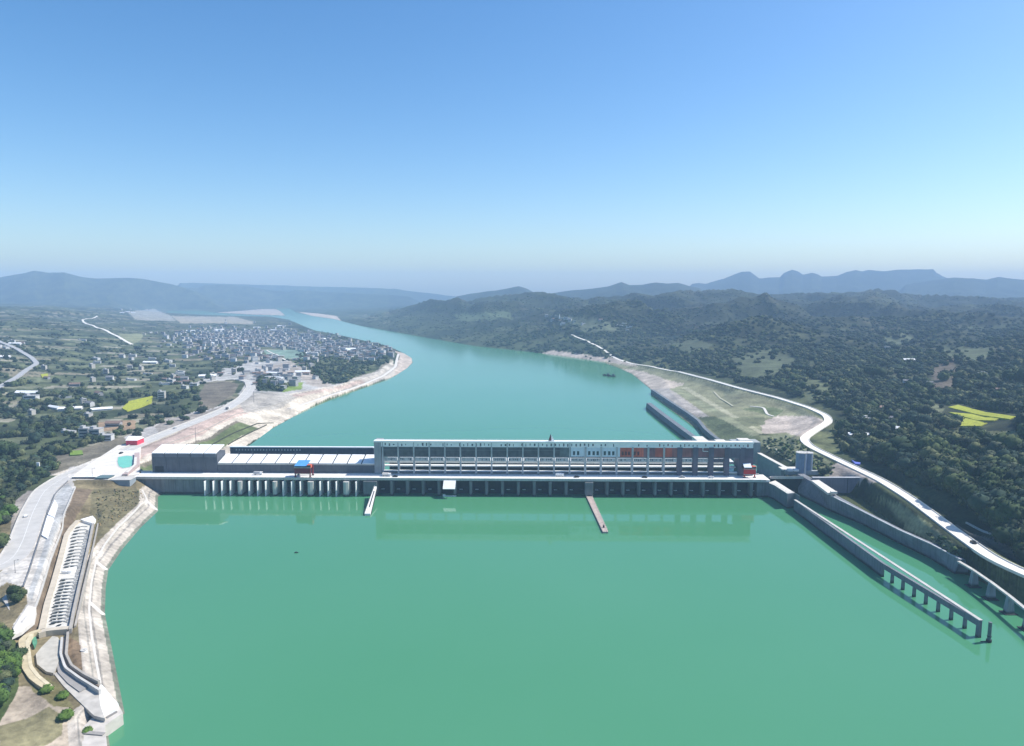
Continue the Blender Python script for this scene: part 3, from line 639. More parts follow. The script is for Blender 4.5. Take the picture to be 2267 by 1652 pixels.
# red stain frame near the right end and pale pipes
m = MB(); m.bar((XU(1560), 12.2, 35.2), (XU(1560), 12.2, 36.6), .35); m.bar((XU(1560), 12.2, 33.4), (XU(1572), 12.2, 33.2), .25); m.bar((XU(1560), 12.2, 35.2), (XU(1560), 12.2, 33.4), .25)
m.bar((XU(1625), 12.2, 37.5), (XU(1650), 12.2, 36.8), .3); m.bar((XU(1643), 12.2, 36.5), (XU(1646), 12.2, 34), .25); m.build('pipe', white_m, ph)

# ---- low sluice gallery with white tilted roof sheets, taller block at its left end, long wall behind
gl = thing('gate_gallery', 'low dark sluice gallery under a row of tilted white roof sheets', 'gate house', (0, 526, 0), YAW)
m = MB(); m.box(XU(460), XU(823), 14.6, 29, DZ, 20.9); m.build('wall', slate_m, gl)
m = MB(); m.box(XU(460), XU(823), 14.2, 14.6, 20.3, 21.2); m.build('eaves_beam', pale_m, gl)
n_ = 11
for k in range(n_):
    a, b = XU(460+363*k/n_)+.55, XU(460+363*(k+1)/n_)-.55
    m = MB(); m.hexa([(a,13.9,21.4),(b,13.9,21.4),(b,29.2,25.0),(a,29.2,25.0)], [(a,13.9,21.9),(b,13.9,21.9),(b,29.2,25.5),(a,29.2,25.5)])
    m.build('roof_sheet', roof_m, gl)
    m = MB(); m.box(b+.1, b+.6, 14.3, 28.8, 20.9, 21.6); m.bar((b+.35, 28.6, 21), (b+.35, 28.6, 28.4), .18); m.build('roof_post', slate_m, gl)
tb = thing('gate_block', 'taller dark block with five white roof sheets at the left end of the gallery', 'gate house', (0, 526, 0), YAW)
m = MB(); m.box(XU(309), XU(459), 14.6, 30, DZ, 28.6); m.build('wall', slate_m, tb)
for k in range(5):
    a, b = XU(309+150*k/5)+.5, XU(309+150*(k+1)/5)-.5
    m = MB(); m.hexa([(a,13.7,29.2),(b,13.7,29.2),(b,30.4,32.6),(a,30.4,32.6)], [(a,13.7,29.8),(b,13.7,29.8),(b,30.4,33.2),(a,30.4,33.2)]); m.build('roof_sheet', roof_m, tb)
    m = MB(); m.box(a, b, 13.7, 14.3, 26.4, 29.15); m.build('fascia', mat('fascia_grey', (.13,.14,.17), .7, .1, .3), tb)
    m = MB(); m.box(a-.5, a+.15, 14.2, 14.6, DZ, 28.5); m.build('pilaster', slate_m, tb)
m = MB(); m.box(XU(309)+2, XU(309)+9, 14.3, 14.6, DZ, 18.6); m.build('opening', black_m, tb)
rw = thing('downstream_wall', 'long dark wall with white coping behind the tilted white roof sheets', 'wall', (0, 526, 0), YAW)
m = MB(); m.box(XU(492)*1.07, XU(823)*1.085, 49, 51, -4, 26.3); m.build('wall_face', mat('wall_dusk', (.085,.085,.12), .8, .12, .2, streak=.2), rw)
m = MB(); m.box(XU(492)*1.07-.3, XU(823)*1.085, 48.6, 51.4, 26.3, 27.1); m.build('coping', roof_m, rw)
m = MB()
for k in range(22): x = XU(505)*1.07+k*2.6; m.box(x, x+1.2, 48.85, 49.0, 23.8, 25.0)
m.build('vent_row', pale_m, rw)

# ---- gantry cranes
def crane(name, label, x, w_, h, roofm, bodym, y0=3.2):
    t = thing(name, label, 'gantry crane', (x, 526+y0, DZ), YAW)
    for sx in (-1, 1):
        for sy in (0, 1):
            m = MB(); m.box(sx*w_/2-.45, sx*w_/2+.45, sy*7-.4, sy*7+.4, .7, h*.72); m.build('leg', bodym, t)
            m = MB(); m.box(sx*w_/2-1, sx*w_/2+1, sy*7-.45, sy*7+.45, 0, .7); m.build('bogie', black_m, t)
    m = MB(); m.box(-w_/2-.6, w_/2+.6, -.6, .55, h*.28, h*.66); m.build('side_girder', bodym, t)
    m = MB(); m.box(-w_/2-.6, w_/2+.6, 6.4, 7.6, h*.5, h*.66); m.build('side_girder', bodym, t)
    m = MB(); m.box(-w_/2-.8, w_/2+.8, -.9, -.7, h*.66, h*.70); m.box(-w_/2-.8, w_/2+.8, -.9, -.7, h*.24, h*.27); m.build('walkway_rail', pale_m, t)
    m = MB(); m.box(-w_/2-.3, w_/2-2.4, -.4, 7.4, h*.66, h*.78); m.build('trolley', dark_m, t)
    m = MB(); m.hexa([(-w_/2-.6,-.9,h*.78),(w_/2-2.6,-.9,h*.78),(w_/2-1.6,7.8,h),(-w_/2+.4,7.8,h)], [(-w_/2-.6,-.9,h*.78+.25),(w_/2-2.6,-.9,h*.78+.25),(w_/2-1.6,7.8,h+.25),(-w_/2+.4,7.8,h+.25)]); m.build('roof', roofm, t)
    m = MB(); m.box(w_/2-2.2, w_/2+.9, -.7, 3, h*.66, h*.86); c = m.build('cab', mat('orange_red_cab', (.55,.12,.06), .5, .1, .4), t)
    m = MB(); m.box(w_/2-1.9, w_/2+.6, -.78, -.7, h*.72, h*.82); m.build('window', glass_m, c)
    return t
crane('gantry_crane', 'dark red gantry crane with a blue roof in front of the white roof sheets', XU(668), 11.5, 12.0, blue_paint, dred_paint)
crane('gantry_crane', 'bright red gantry crane at the right end of the powerhouse', XU(1661), 8.0, 10.5, bluewhite_m, red_paint)

# ---- floating guide walls on the water in front of the dam
def boom(label, a, b, w0, w1, z0, z1, mt, slit=False):
    t = thing('floating_boom', label, 'floating boom')
    A, B = Vector(at(*a, z0)), Vector(at(*b, z1)); d = (B-A).normalized(); n = Vector((d.y, -d.x, 0)).normalized()
    m = MB()
    m.hexa([A-n*w0-Vector((0,0,1.2)), B-n*w1-Vector((0,0,1.6)), B+n*w1-Vector((0,0,1.6)), A+n*w0-Vector((0,0,1.2))], [A-n*w0, B-n*w1, B+n*w1, A+n*w0])
    m.build('walkway', mt, t)
    m = MB(); m.hexa([A-n*(w0+.3)-Vector((0,0,2.6)), B-n*(w1+.3)-Vector((0,0,2.6)), B+n*(w1+.3)-Vector((0,0,2.6)), A+n*(w0+.3)-Vector((0,0,2.6))],
                     [A-n*(w0+.3)-Vector((0,0,1.21)), B-n*(w1+.3)-Vector((0,0,1.61)), B+n*(w1+.3)-Vector((0,0,1.61)), A+n*(w0+.3)-Vector((0,0,1.21))]); m.build('pontoon', black_m, t)
    m = MB()
    L = (B-A).length
    for s_ in (-1, 1):
        if slit and s_ < 0: continue
        for k in range(int(L/4)+1):
            p = A+d*min(L, k*4)+n*s_*(w0+(w1-w0)*min(1, k*4/L)-.2); m.bar(p, p+Vector((0,0,1.1)), .06)
        m.bar(A+n*s_*(w0-.2)+Vector((0,0,1.1)), B+n*s_*(w1-.2)+Vector((0,0,1.1)), .06)
    m.build('handrail', pale_m, t)
    if slit:
        m = MB(); q = A+d*L*.18; p = A+d*L*.78; m.hexa([q-n*.15, p-n*.15, p+n*.2, q+n*.2], [v+Vector((0,0,.05)) for v in (q-n*.35, p-n*.35, p+n*.45, q+n*.45)]); m.build('seam', black_m, t)
    else:
        m = MB(); p = A+d*L*.9; m.box(p.x-.5, p.x+.5, p.y-.5, p.y+.5, p.z, p.z+1.5); m.bar(p+Vector((0,0,1.5)), p+Vector((.3,0,3)), .12); m.build('winch', dark_m, t)
    return t
boom('narrow white split guide boom slanting down to the water left of the powerhouse', (831,1077), (813,1137), .9, 2.0, 9.0, 1.6, mat('boom_white', (.74,.72,.69), .7, .08, .5), True)
boom('pinkish grey floating boom running out from the thick block of the dam', (1304,1099), (1340,1177), 2.3, 1.8, 1.0, 1.2, mat('boom_timber', (.42,.34,.30), .85, .12, .4))

# ---- things on the dam road
def vehicle(kind, label, u, y, colour, rz=0):
    loc = u if isinstance(u, tuple) else (XU(u)*math.cos(YAW), 526+y+XU(u)*math.sin(YAW), DZ)
    t = thing(kind, label, kind.split('_')[-1], loc, YAW+rz)
    if kind == 'parked_car':
        m = MB(); m.box(-2.1, 2.1, -.9, .9, .35, .95); m.hexa([(-1.5,-.85,.95),(1.2,-.85,.95),(1.2,.85,.95),(-1.5,.85,.95)], [(-1.1,-.7,1.5),(.7,-.7,1.5),(.7,.7,1.5),(-1.1,.7,1.5)]); m.build('body', colour, t)
        m = MB(); m.box(-1.15, .8, -.80, .80, 1.02, 1.38); m.build('windows', glass_m, t)
        xs = (-1.3, 1.3)
    else:
        m = MB(); m.box(-3.4, 1.4, -1.15, 1.15, .9, 2.6); m.build('cargo_box', colour, t)
        m = MB(); m.box(1.5, 3.3, -1.1, 1.1, .6, 2.4); c = m.build('cab', white_m, t); m = MB(); m.box(2.5, 3.36, -1.0, 1.0, 1.5, 2.2); m.build('windscreen', glass_m, c); xs = (-2.5, 2.3)
    for x in xs:
        for y_ in (-.9, .9): m = MB(); m.bar((x, y_-.12, .36), (x, y_+.12, .36), .36, n=12); m.build('wheel', black_m, t)
    return t
carp = [mat('car_white', (.75,.75,.75), .35, .03, 1), mat('car_black', (.02,.02,.025), .3, .05, 1), mat('car_silver', (.42,.43,.45), .35, .05, 1), mat('truck_tarp', (.68,.64,.60), .8, .08, 1)]
vehicle('parked_truck', 'small truck with a pale cargo box on the dam road above the left boom', 852, 6, carp[3])
vehicle('parked_car', 'black car on the dam road by the left end of the powerhouse', 872, 4, carp[1])
vehicle('parked_truck', 'white boxed truck on the dam road in front of the middle columns', 1240, 8, carp[0])
vehicle('parked_car', 'black car parked on the dam road near the middle of the powerhouse', 1277, 5, carp[1], .2)
vehicle('parked_car', 'dark car on the dam road above the pinkish boom', 1428, 5, carp[1], -.15)
vehicle('parked_car', 'silver car on the dam road below the red wall panels', 1512, 6, carp[2])
vehicle('parked_car', 'white car on the dam road close to the bright red crane', 1575, 5, carp[0])
vehicle('parked_truck', 'grey loaded truck on the dam road in front of the narrow sluices', 560, 8, carp[2])

def road_vehicle(kind, label, key, u, side, colour):
    Q = ROADS[key]; pu, _ = proj(Q[:, 0], Q[:, 1], Q[:, 2]); i = int(np.argmin(np.abs(pu-u))); i = min(max(i, 1), len(Q)-2); d = Q[i+1]-Q[i-1]; a = math.atan2(d[1], d[0])
    return vehicle(kind, label, (Q[i, 0]+math.sin(a)*side, Q[i, 1]-math.cos(a)*side, Q[i, 2]+.17), 0, colour, a-YAW)
road_vehicle('parked_truck', 'dark loaded truck on the broad grey road near the bare brown slope', 'left_road', 498, 3, mat('truck_grey', (.10,.10,.11), .6, .1, 1))
road_vehicle('parked_car', 'silver car on the broad grey road behind the tall gate block', 'left_road', 392, -3, carp[2])
road_vehicle('parked_car', 'black car on the broad grey road just past the pale yard', 'left_road', 262, 3, carp[1])
road_vehicle('parked_car', 'white car on the broad grey road above the lamp post', 'left_road', 70, -3, carp[0])
road_vehicle('parked_car', 'black car on the white road below the wooded hill, right edge', 'right_road', 2150, 1.5, carp[1])
# ------------------------------------------------------------------ navigation lock and walls on the right bank
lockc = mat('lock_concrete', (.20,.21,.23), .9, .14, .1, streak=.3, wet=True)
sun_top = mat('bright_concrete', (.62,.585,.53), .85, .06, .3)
# outer guide wall: solid near the dam, on legs at its upstream end
gw = thing('guide_wall', 'long dark lock guide wall running towards the viewer, ending on open legs', 'wall')
def L(u, v, z): return Vector(at(u, v, z))
a0 = L(1757,1106,8.6); a1 = L(1952,1245,8.6); a2 = L(2168,1373,8.6)
def wallseg(name, A, B, wd, z0, z1, mt, parent, off=0):
    d = (B-A); d.z = 0; d.normalize(); n = Vector((d.y, -d.x, 0))       # n points to the right of travel
    if n.x < 0: n = -n
    m = MB(); q = [A+n*off, B+n*off, B+n*(off+wd), A+n*(off+wd)]
    m.hexa([(p.x, p.y, z0) for p in q], [(p.x, p.y, z1) for p in q]); return m.build(name, mt, parent)
wallseg('solid_wall', a0, a1, 1.6, -6, 8.2, lockc, gw)
wallseg('coping', a0, a2, 1.8, 8.2, 8.6, pale_m, gw, -.2)
d = (a2-a1); d.z = 0; Ls = d.length; d.normalize(); n = Vector((d.y, -d.x, 0)); n = n if n.x > 0 else -n
wallseg('girder', a1, a2, 1.4, 5.3, 8.2, lockc, gw)
NB = 8
for k in range(1, NB+1):
    p = a1 + d*(Ls*k/NB); t_ = .5 if k < NB else .9
    q = p - d*t_*2
    m = MB(); m.hexa([(v.x, v.y, -6) for v in (q-d*.25, p+d*.25, p+n*1.4+d*.25, q+n*1.4-d*.25)], [(v.x, v.y, 5.3) for v in (q, p, p+n*1.4, q+n*1.4)]); m.build('leg', lockc, gw)
# head block between the dam end and the guide wall
hb = thing('lock_head_block', 'dark angular concrete block with a white top joining the dam to the lock guide wall', 'lock head')
q = [L(1699,1070,12.4), L(1712,1076,12.0), L(1746,1106,10.5), L(1760,1106,10.5), L(1733,1074,12.4), L(1722,1066,13)]
base = [Vector(at(1698,1100,0)), Vector(at(1712,1106,0)), Vector(at(1741,1126,0)), Vector(at(1757,1124,0))]
fr = [(p.x, p.y) for p in base] + [(a0.x+4.0, a0.y), (a0.x+3.0, a0.y+18), (base[0].x+8, base[0].y+6)]
m = MB(); m.prism(fr, -6, 11.0); m.build('block', lockc, hb)
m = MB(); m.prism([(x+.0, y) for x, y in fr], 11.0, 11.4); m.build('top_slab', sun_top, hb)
m = MB()
for p_, q_ in zip(fr[:3], fr[1:4]):
    for k in range(6):
        x, y = p_[0]+(q_[0]-p_[0])*k/6, p_[1]+(q_[1]-p_[1])*k/6; m.bar((x, y, 11.4), (x, y, 12.5), .06)
    m.bar((*p_, 12.5), (*q_, 12.5), .06)
m.build('handrail', pale_m, hb)
# inner lock wall, thick and battered, with its bright stub of raised coping
iw = thing('lock_wall', 'thick sloping grey lock wall between the green channel and the olive basin', 'wall')
top_in = [L(1770,1050,13), L(1800,1070,12), L(1838,1100,11), L(1905,1132,9.5), L(1990,1175,9), L(2060,1206,9), L(2125,1240,9)]
tops = [13.2, 12.5, 11.5, 9.6, 9.0, 9.0, 9.0]
bot_l = [L(1766,1096,0), L(1800,1112,0), L(1838,1132,0), L(1905,1160,0), L(1990,1204,0), L(2060,1238,0), L(2107,1268,0)]
m = MB(); n_ = len(tops); vs = []
for i in range(n_):
    T_, B_ = top_in[i], bot_l[i]; dx = max(1.0, T_.x-B_.x)
    xl = min(T_.x, B_.x+4.5); wd = 5.5 if i < 3 else 3.4
    vs += [(B_.x, B_.y, 0.0), (B_.x-.6, B_.y, -6), (xl+wd+5, T_.y, -6), (xl+wd, T_.y+1, tops[i]), (xl, T_.y, tops[i])]
fs = []
for i in range(n_-1):
    for k in range(5): fs.append((5*i+k, 5*i+(k+1) % 5, 5*i+5+(k+1) % 5, 5*i+5+k))
fs += [(4,3,2,1,0), tuple(5*(n_-1)+k for k in range(5))]
m.add(vs, fs); m.build('wall_body', lockc, iw)
m = MB()
for i in range(2, n_-1):
    A, B = Vector(vs[5*i+4]), Vector(vs[5*i+9]); m.hexa([A-Vector((.15,0,0)), B-Vector((.15,0,0)), B+Vector((1.1,0,0)), A+Vector((1.1,0,0))], [A+Vector((-.15,0,.5)), B+Vector((-.15,0,.5)), B+Vector((1.1,0,.5)), A+Vector((1.1,0,.5))])
m.build('coping', mat('coping_grey', (.40,.41,.43), .85, .1, .3), iw)
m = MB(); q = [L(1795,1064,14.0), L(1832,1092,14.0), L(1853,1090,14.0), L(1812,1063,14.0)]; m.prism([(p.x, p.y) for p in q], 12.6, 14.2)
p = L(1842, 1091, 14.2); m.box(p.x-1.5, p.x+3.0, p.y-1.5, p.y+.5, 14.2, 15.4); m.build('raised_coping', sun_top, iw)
# lock gate and bridge across the chamber, beside the dam end
lg = thing('lock_gate', 'dark lock gate recessed between two walls under a pale footbridge', 'lock gate')
A, B = at(1722,1075,10), at(1772,1075,10)
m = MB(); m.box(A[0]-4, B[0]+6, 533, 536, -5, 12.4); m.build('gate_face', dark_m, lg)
m = MB(); m.box(A[0]-2, B[0]+6, 530, 533, 12.5, 13.6); m.box(A[0]-2, B[0]+6, 529.9, 530.1, 13.6, 14.7); m.build('footbridge', pale_m, lg)
bd = thing('lock_bridge', 'flat white roofed crossing bridge over the lock behind the red crane', 'bridge')
A, B = atY(1726,1036,556), atY(1784,1033,556)
m = MB(); m.box(A[0], B[0], 551, 560, A[2]-1.0, A[2]); m.build('deck', sun_top, bd)
for x in (A[0]+2, (A[0]+B[0])/2-3, (A[0]+B[0])/2+4, B[0]-3):
    m = MB(); m.box(x, x+1.4, 552, 558, 4, A[2]-1.0); m.build('pier', lockc, bd)
m = MB(); m.box(A[0]+1, B[0]+6, 546, 549, 11.5, 14.6); m.build('side_wall', mat('bridge_grey', (.33,.35,.35), .85, .1, .3), bd)
for u in (1744, 1757):
    p = atY(u, 1043, 549); m = MB(); m.prism([(p[0]-2, 544), (p[0]+2, 544), (p[0]+2, 547), (p[0]-2, 547)], 14.7, 16.4); o = m.build('winch_house', white_m, bd)
# twin steel-blue tower beside the lock
tw = thing('lock_tower', 'pair of tall blue grey cylindrical silos by the lock, white road behind', 'tower')
for k, (u, r_) in enumerate(((1771, 4.2), (1788, 3.6))):
    p = atY(u, 1062, 548); m = MB(); m.cyl(p[0], 548+k*2, 11, 29.2-k*.6, r_, n=24); o = m.build('silo', mat('blue_grey_steel', (.20,.27,.38), .4, .1, .3, streak=.25), tw, smooth=False)
    m = MB(); m.cyl(p[0], 548+k*2, 29.2-k*.6, 29.7-k*.6, r_+.25, n=24)
    for j in range(12): a = j*math.pi/6; m.bar((p[0]+r_*math.cos(a), 548+k*2+r_*math.sin(a), 29.5), (p[0]+r_*math.cos(a), 548+k*2+r_*math.sin(a), 30.8), .06)
    m.build('rim', pale_m, o)
    m = MB(); m.bar((p[0]+1.2, 548+k*2-r_-.2, 12), (p[0]+1.2, 548+k*2-r_-.2, 29), .3); m.build('pipe', pale_m, o)
# cross wall closing the basin
cw = thing('basin_wall', 'straight grey wall closing the far side of the olive basin', 'wall')
A = at(1815,1068,14); B = at(2022,1068,14.6)
m = MB(); m.box(A[0], at(1894,1068,14)[0]-.4, 527, 529.4, -4, 14.0); m.box(at(1894,1068,14)[0]+.2, at(1935,1068,14)[0], 527, 529.4, -4, 14.0); m.build('wall_face', mat('violet_grey_concrete', (.21,.20,.24), .9, .1, .12, streak=.2), cw)
m = MB(); m.hexa([(at(1935,1068,14)[0],527,-4),(at(1990,1110,8)[0],490,-4),(at(1990,1110,8)[0]+2.4,490.5,-4),(at(1935,1068,14)[0]+2,529.4,-4)], [(at(1935,1068,14)[0],527,14),(at(1990,1110,8)[0],490,14),(at(1990,1110,8)[0]+2.4,490.5,14),(at(1935,1068,14)[0]+2,529.4,14)]); m.build('wing_wall', mat('violet_grey_concrete', ()), cw)
m = MB(); m.box(A[0]-.3, at(1935,1068,14)[0], 526.7, 529.7, 14.0, 14.4); m.build('coping', mat('coping_grey', ()), cw)
m = MB(); x = at(1894,1068,14)[0]; m.box(x-.4, x+.2, 527.3, 529.2, -4, 14.0); m.build('joint', black_m, cw)
# footbridge on flared piers along the right bank upstream of the lock wall
fb = thing('pier_footbridge', 'narrow pale footbridge on flared concrete piers at the foot of the white road', 'footbridge')
bp_ = [L(2118,1242,9), L(2152,1262,9), L(2190,1288,9), L(2230,1318,9), L(2272,1352,9), L(2330,1400,9)]
for A, B in zip(bp_[:-1], bp_[1:]): wallseg('span', A, B, 1.8, 8.1, 9.0, pale_m, fb)
for A in bp_[1:-1]:
    m = MB(); m.hexa([(A.x-1.6,A.y-2.2,-6),(A.x+3.4,A.y-2.2,-6),(A.x+3.4,A.y+1.4,-6),(A.x-1.6,A.y+1.4,-6)], [(A.x-.2,A.y-1.3,8.1),(A.x+2.2,A.y-1.3,8.1),(A.x+2.2,A.y+.7,8.1),(A.x-.2,A.y+.7,8.1)]); o = m.build('pier', mat('pier_grey', (.34,.35,.36), .9, .1, .2, streak=.3, wet=True), fb)
    m = MB(); m.box(A.x-2.6, A.x+3.8, A.y-3.0, A.y+1.8, -.5, .35); m.build('footing', dark_m, o)
m = MB()
for A, B in zip(bp_[:-1], bp_[1:]): m.bar(A+Vector((0,0,1.1)), B+Vector((0,0,1.1)), .05); m.bar(A, A+Vector((0,0,1.1)), .05)
m.build('handrail', pale_m, fb)
# mooring pile
p = at(2188,1421,0)
mp_ = thing('mooring_pile', 'single dark mooring pile standing in the water beyond the guide wall', 'mooring pile', (p[0], p[1], 0))
m = MB(); m.cyl(0, 0, -6, 9.5, .8, n=14, r2=.75); m.build('pile', mat('pile_steel', (.13,.17,.17), .6, .2, .5, streak=.3), mp_)
m = MB(); m.cyl(0, 0, .2, 1.2, 1.15, n=14); m.bar((-4, -.3, .35), (0, 0, .4), .22); m.build('collar', black_m, mp_)
m = MB(); m.cyl(0, 0, 2.6, 3.0, .95, n=14); m.build('ring', dark_m, mp_)
# downstream guide walls
def ds_wall(name, label, pts_top, z, wd, batter):
    t = thing(name, label, 'wall'); P = [L(u, v, z) for u, v in pts_top]; m = MB(); vs = []
    for p in P: vs += [(p.x-batter, p.y, -6), (p.x-batter, p.y, .2), (p.x, p.y, z), (p.x+wd, p.y, z), (p.x+wd, p.y, -6)]
    fs = []
    for i in range(len(P)-1):
        for k in range(5): fs.append((5*i+k, 5*i+(k+1) % 5, 5*i+5+(k+1) % 5, 5*i+5+k))
    fs += [(4,3,2,1,0), tuple(5*(len(P)-1)+k for k in range(5))]
    m.add(vs, fs); m.build('wall_body', mat('downstream_concrete', (.16,.18,.205), .9, .12, .1, streak=.3, wet=True), t)
    return t, P
t, P = ds_wall('breakwater', 'free standing dark breakwater wall in the water below the dam', ((1431,892),(1460,915),(1500,945),(1545,978)), 7, 6, 1)
m = MB(); q = atY(1528,975,690); m.box(P[-1].x-2, P[-1].x+9, 655, 706, 5, 9); m.build('bright_head', sun_top, t)
t, P = ds_wall('approach_wall', 'curved grey wall along the right edge of the lower lock channel', ((1441,862),(1480,888),(1520,914),(1542,930),(1556,948),(1572,962),(1592,976)), 6.5, 4, .6)
yd = thing('lock_yard_building', 'low grey building with a white roof just beyond the powerhouse right end', 'building')
A, B = atY(1618,985,612), atY(1676,985,612)
m = MB(); m.box(A[0], B[0], 604, 618, 5, A[2]+4.0); m.build('wall', mat('bridge_grey', ()), yd)
m = MB(); m.box(A[0]+4, A[0]+14, 601, 611, A[2]+2, A[2]+6.5); m.prism([(A[0]-4,600),(A[0]+6,600),(A[0]+4,606),(A[0]-2,606)], A[2]-2, A[2]+4); m.build('roof_block', sun_top, yd)
m = MB(); m.box(A[0]-14, A[0]-6, 606, 616, 5, A[2]+3.6); m.box(A[0]-14.3, A[0]-5.7, 605.7, 616.3, A[2]+3.6, A[2]+4.2); m.build('annex', sun_top, yd)
# bright wall ramping down beside the powerhouse to the lock
rp = thing('lock_side_wall', 'grey wall with a bright sloping coping running down from the powerhouse to the lock', 'wall')
A = atY(1676,1004,600); B = atY(1735,1036,560)
m = MB(); m.hexa([(A[0],A[1],0),(B[0],B[1],0),(B[0]+2.5,B[1],0),(A[0]+2.5,A[1],0)], [(A[0],A[1],A[2]),(B[0],B[1],B[2]),(B[0]+2.5,B[1],B[2]),(A[0]+2.5,A[1],A[2])]); m.build('wall_face', mat('bridge_grey', ()), rp)
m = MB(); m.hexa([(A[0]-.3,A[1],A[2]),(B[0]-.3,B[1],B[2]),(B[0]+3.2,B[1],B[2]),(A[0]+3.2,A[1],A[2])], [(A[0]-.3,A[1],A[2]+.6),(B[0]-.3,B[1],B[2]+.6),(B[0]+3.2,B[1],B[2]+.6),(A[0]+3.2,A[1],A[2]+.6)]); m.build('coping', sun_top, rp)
# boats
def boat(label, u, v, length, rz, colour):
    p = at(u, v, 0); t = thing('work_boat', label, 'boat', (p[0], p[1], 0), rz)
    l = length; t.scale = (1, 1, l/11); m = MB(); m.prism([(-l/2,-l*.13),(l*.3,-l*.13),(l/2,0),(l*.3,l*.13),(-l/2,l*.13)], -.6, [1.2,1.4,2.0,1.4,1.2]); m.build('hull', colour, t)
    m = MB(); m.box(-l*.35, -l*.1, -l*.09, l*.09, 1.1, 3.6); c = m.build('cabin', slate_m, t); m = MB(); m.box(-l*.1, -l*.095, -l*.07, l*.07, 2.2, 3.2); m.build('window', glass_m, c)
    m = MB(); m.bar((l*.05, 0, 1.2), (l*.05, 0, 4.5), .15); m.box(l*.1, l*.3, -l*.08, l*.08, 1.2, 2.2); m.build('deck_gear', black_m, t)
    return t
boat('left one of two dark work boats moored abreast on the far river', 1342, 832, 15, 2.7, black_m)
boat('right one of two dark work boats moored abreast on the far river', 1353, 834, 16, 2.9, black_m)
boat('tiny dark boat alone on the green water in front of the dam', 656, 1224, 2.4, .1, black_m)
# ------------------------------------------------------------------ roads, paths and works on the banks
road_m = mat('grey_road', (.47,.45,.42), .9, .08, .15)
wroad_m = mat('white_concrete_road', (.74,.70,.63), .9, .07, .12)
beige_m = mat('beige_concrete', (.50,.44,.35), .9, .08, .25)
def road(name, key, label, w_, mt, lift=.12, cat='road', i0=0, i1=None):
    P = ROADS[key][i0:i1]; m = MB(); m.ribbon([(p[0], p[1], p[2]) for p in P], -w_/2, w_/2, lift, .8); o = m.build(name, mt); return tag(o, label, cat, kind='structure')
road('road', 'right_road', 'wide white concrete road winding along the foot of the wooded hill', 8.0, wroad_m, .2)
road('road', 'right_road_far', 'thin white road climbing away on the far right bank', 6.0, wroad_m, .5)
lr = road('road', 'left_road', 'broad grey road from the left bank works to the dam', 14.0, road_m, .15)
road('path', 'left_bank_path', 'pale path on the crest of the left embankment', 5.0, sun_top, .4, 'path')
road('road', 'hill_road', 'pale looping road on the left hillside', 8.0, mat('faded_asphalt', (.36,.36,.36), .9, .08, .2), 1.6)
road('road', 'village_road', 'pale curved village road in the left valley', 7.0, wroad_m, .7)
P = ROADS['right_road']
for s_, lab in ((-1, 'low pale kerb wall along the river side of the white road'), (1, 'low pale kerb wall along the hill side of the white road')):
    m = MB(); m.ribbon([tuple(p) for p in P], s_*4.0-.17, s_*4.0+.17, .85, .5); o = m.build('kerb_wall', wroad_m); tag(o, lab, 'kerb wall')
P = ROADS['left_road']
m = MB(); m.ribbon([tuple(p) for p in P[:-8]], -7.2, -6.95, .95, .4); o = m.build('guard_rail', pale_m); tag(o, 'pale guard rail along the broad grey road on the left bank', 'guard rail')
m = MB(); m.ribbon([tuple(p) for p in P[:-8]], -.08, .08, .158, -.152); tag(m.build('lane_marking', white_m), 'white centre line of the broad grey road', 'road marking', kind='structure')

def slab(name, px, z, th, mt, label, cat='slab', kind=None, zs=None, top=None):
    P = [at(u, v, (zs[i] if zs else z)) for i, (u, v) in enumerate(px)]
    m = MB(); m.prism([(p[0], p[1]) for p in P], min(p[2] for p in P)-th, [p[2] for p in P]); o = m.build(name, mt); return tag(o, label, cat, kind=kind)
def kerb(name, px, z, wd, h, mt, label, cat='wall', parent=None, dz=1.0):
    P = [at(u, v, z+h) for u, v in px]; P = [(p[0], p[1], p[2]) for p in resample(np.array(P), 3.0)]
    m = MB(); m.ribbon(P, -wd/2, wd/2, 0, h+dz); o = m.build(name, mt, parent)
    return tag(o, label, cat) if not parent else o
def drape(name, px, wd, up, mt, label, cat, kind=None, down=.6, step=3.0):
    P = hit([a for a, b in px], [b for a, b in px]); P = smooth(resample(P, step), 2); P[:, 2] = hgt(P[:, 0], P[:, 1])
    m = MB(); m.ribbon([tuple(p) for p in P], -wd/2, wd/2, up, down); return tag(m.build(name, mt), label, cat, kind=kind)
# white yard left of the dam, with the green pool
slab('yard', ((162,1052),(205,1022),(262,985),(300,982),(312,990),(308,1050),(255,1056),(240,1062),(215,1060)), 14.5, 1.5, mat('yard_concrete', (.64,.60,.54), .9, .08, .15), 'pale concrete yard at the left end of the dam', 'yard', 'structure')
pl = thing('green_pool', 'bright green round pool set in the pale yard beside the dark gate block', 'pool')
q = [at(u, v, 14.75) for u, v in ((262,1012),(280,1009),(292,1010),(294,1018),(293,1030),(286,1034),(272,1036),(263,1032),(260,1022))]
m = MB(); m.prism([(p[0], p[1]) for p in q], 14.0, 14.75); m.build('water_surface', mat('pool_green', (.16,.50,.36), .25, .05, .3), pl)
m = MB(); c = [sum(p[k] for p in q)/len(q) for k in (0, 1)]
q2 = [(c[0]+(p[0]-c[0])*1.12, c[1]+(p[1]-c[1])*1.12) for p in q]; m.prism(q2, 13.9, 14.6); m.build('rim', pale_m, pl)
pw = thing('retaining_wall', 'angled pink concrete retaining wall around the green pool', 'wall')
q = [L(296,1000,17), L(309,998,17), L(309,1030,16), L(288,1052,15.5), L(268,1052,15), L(300,1030,16)]
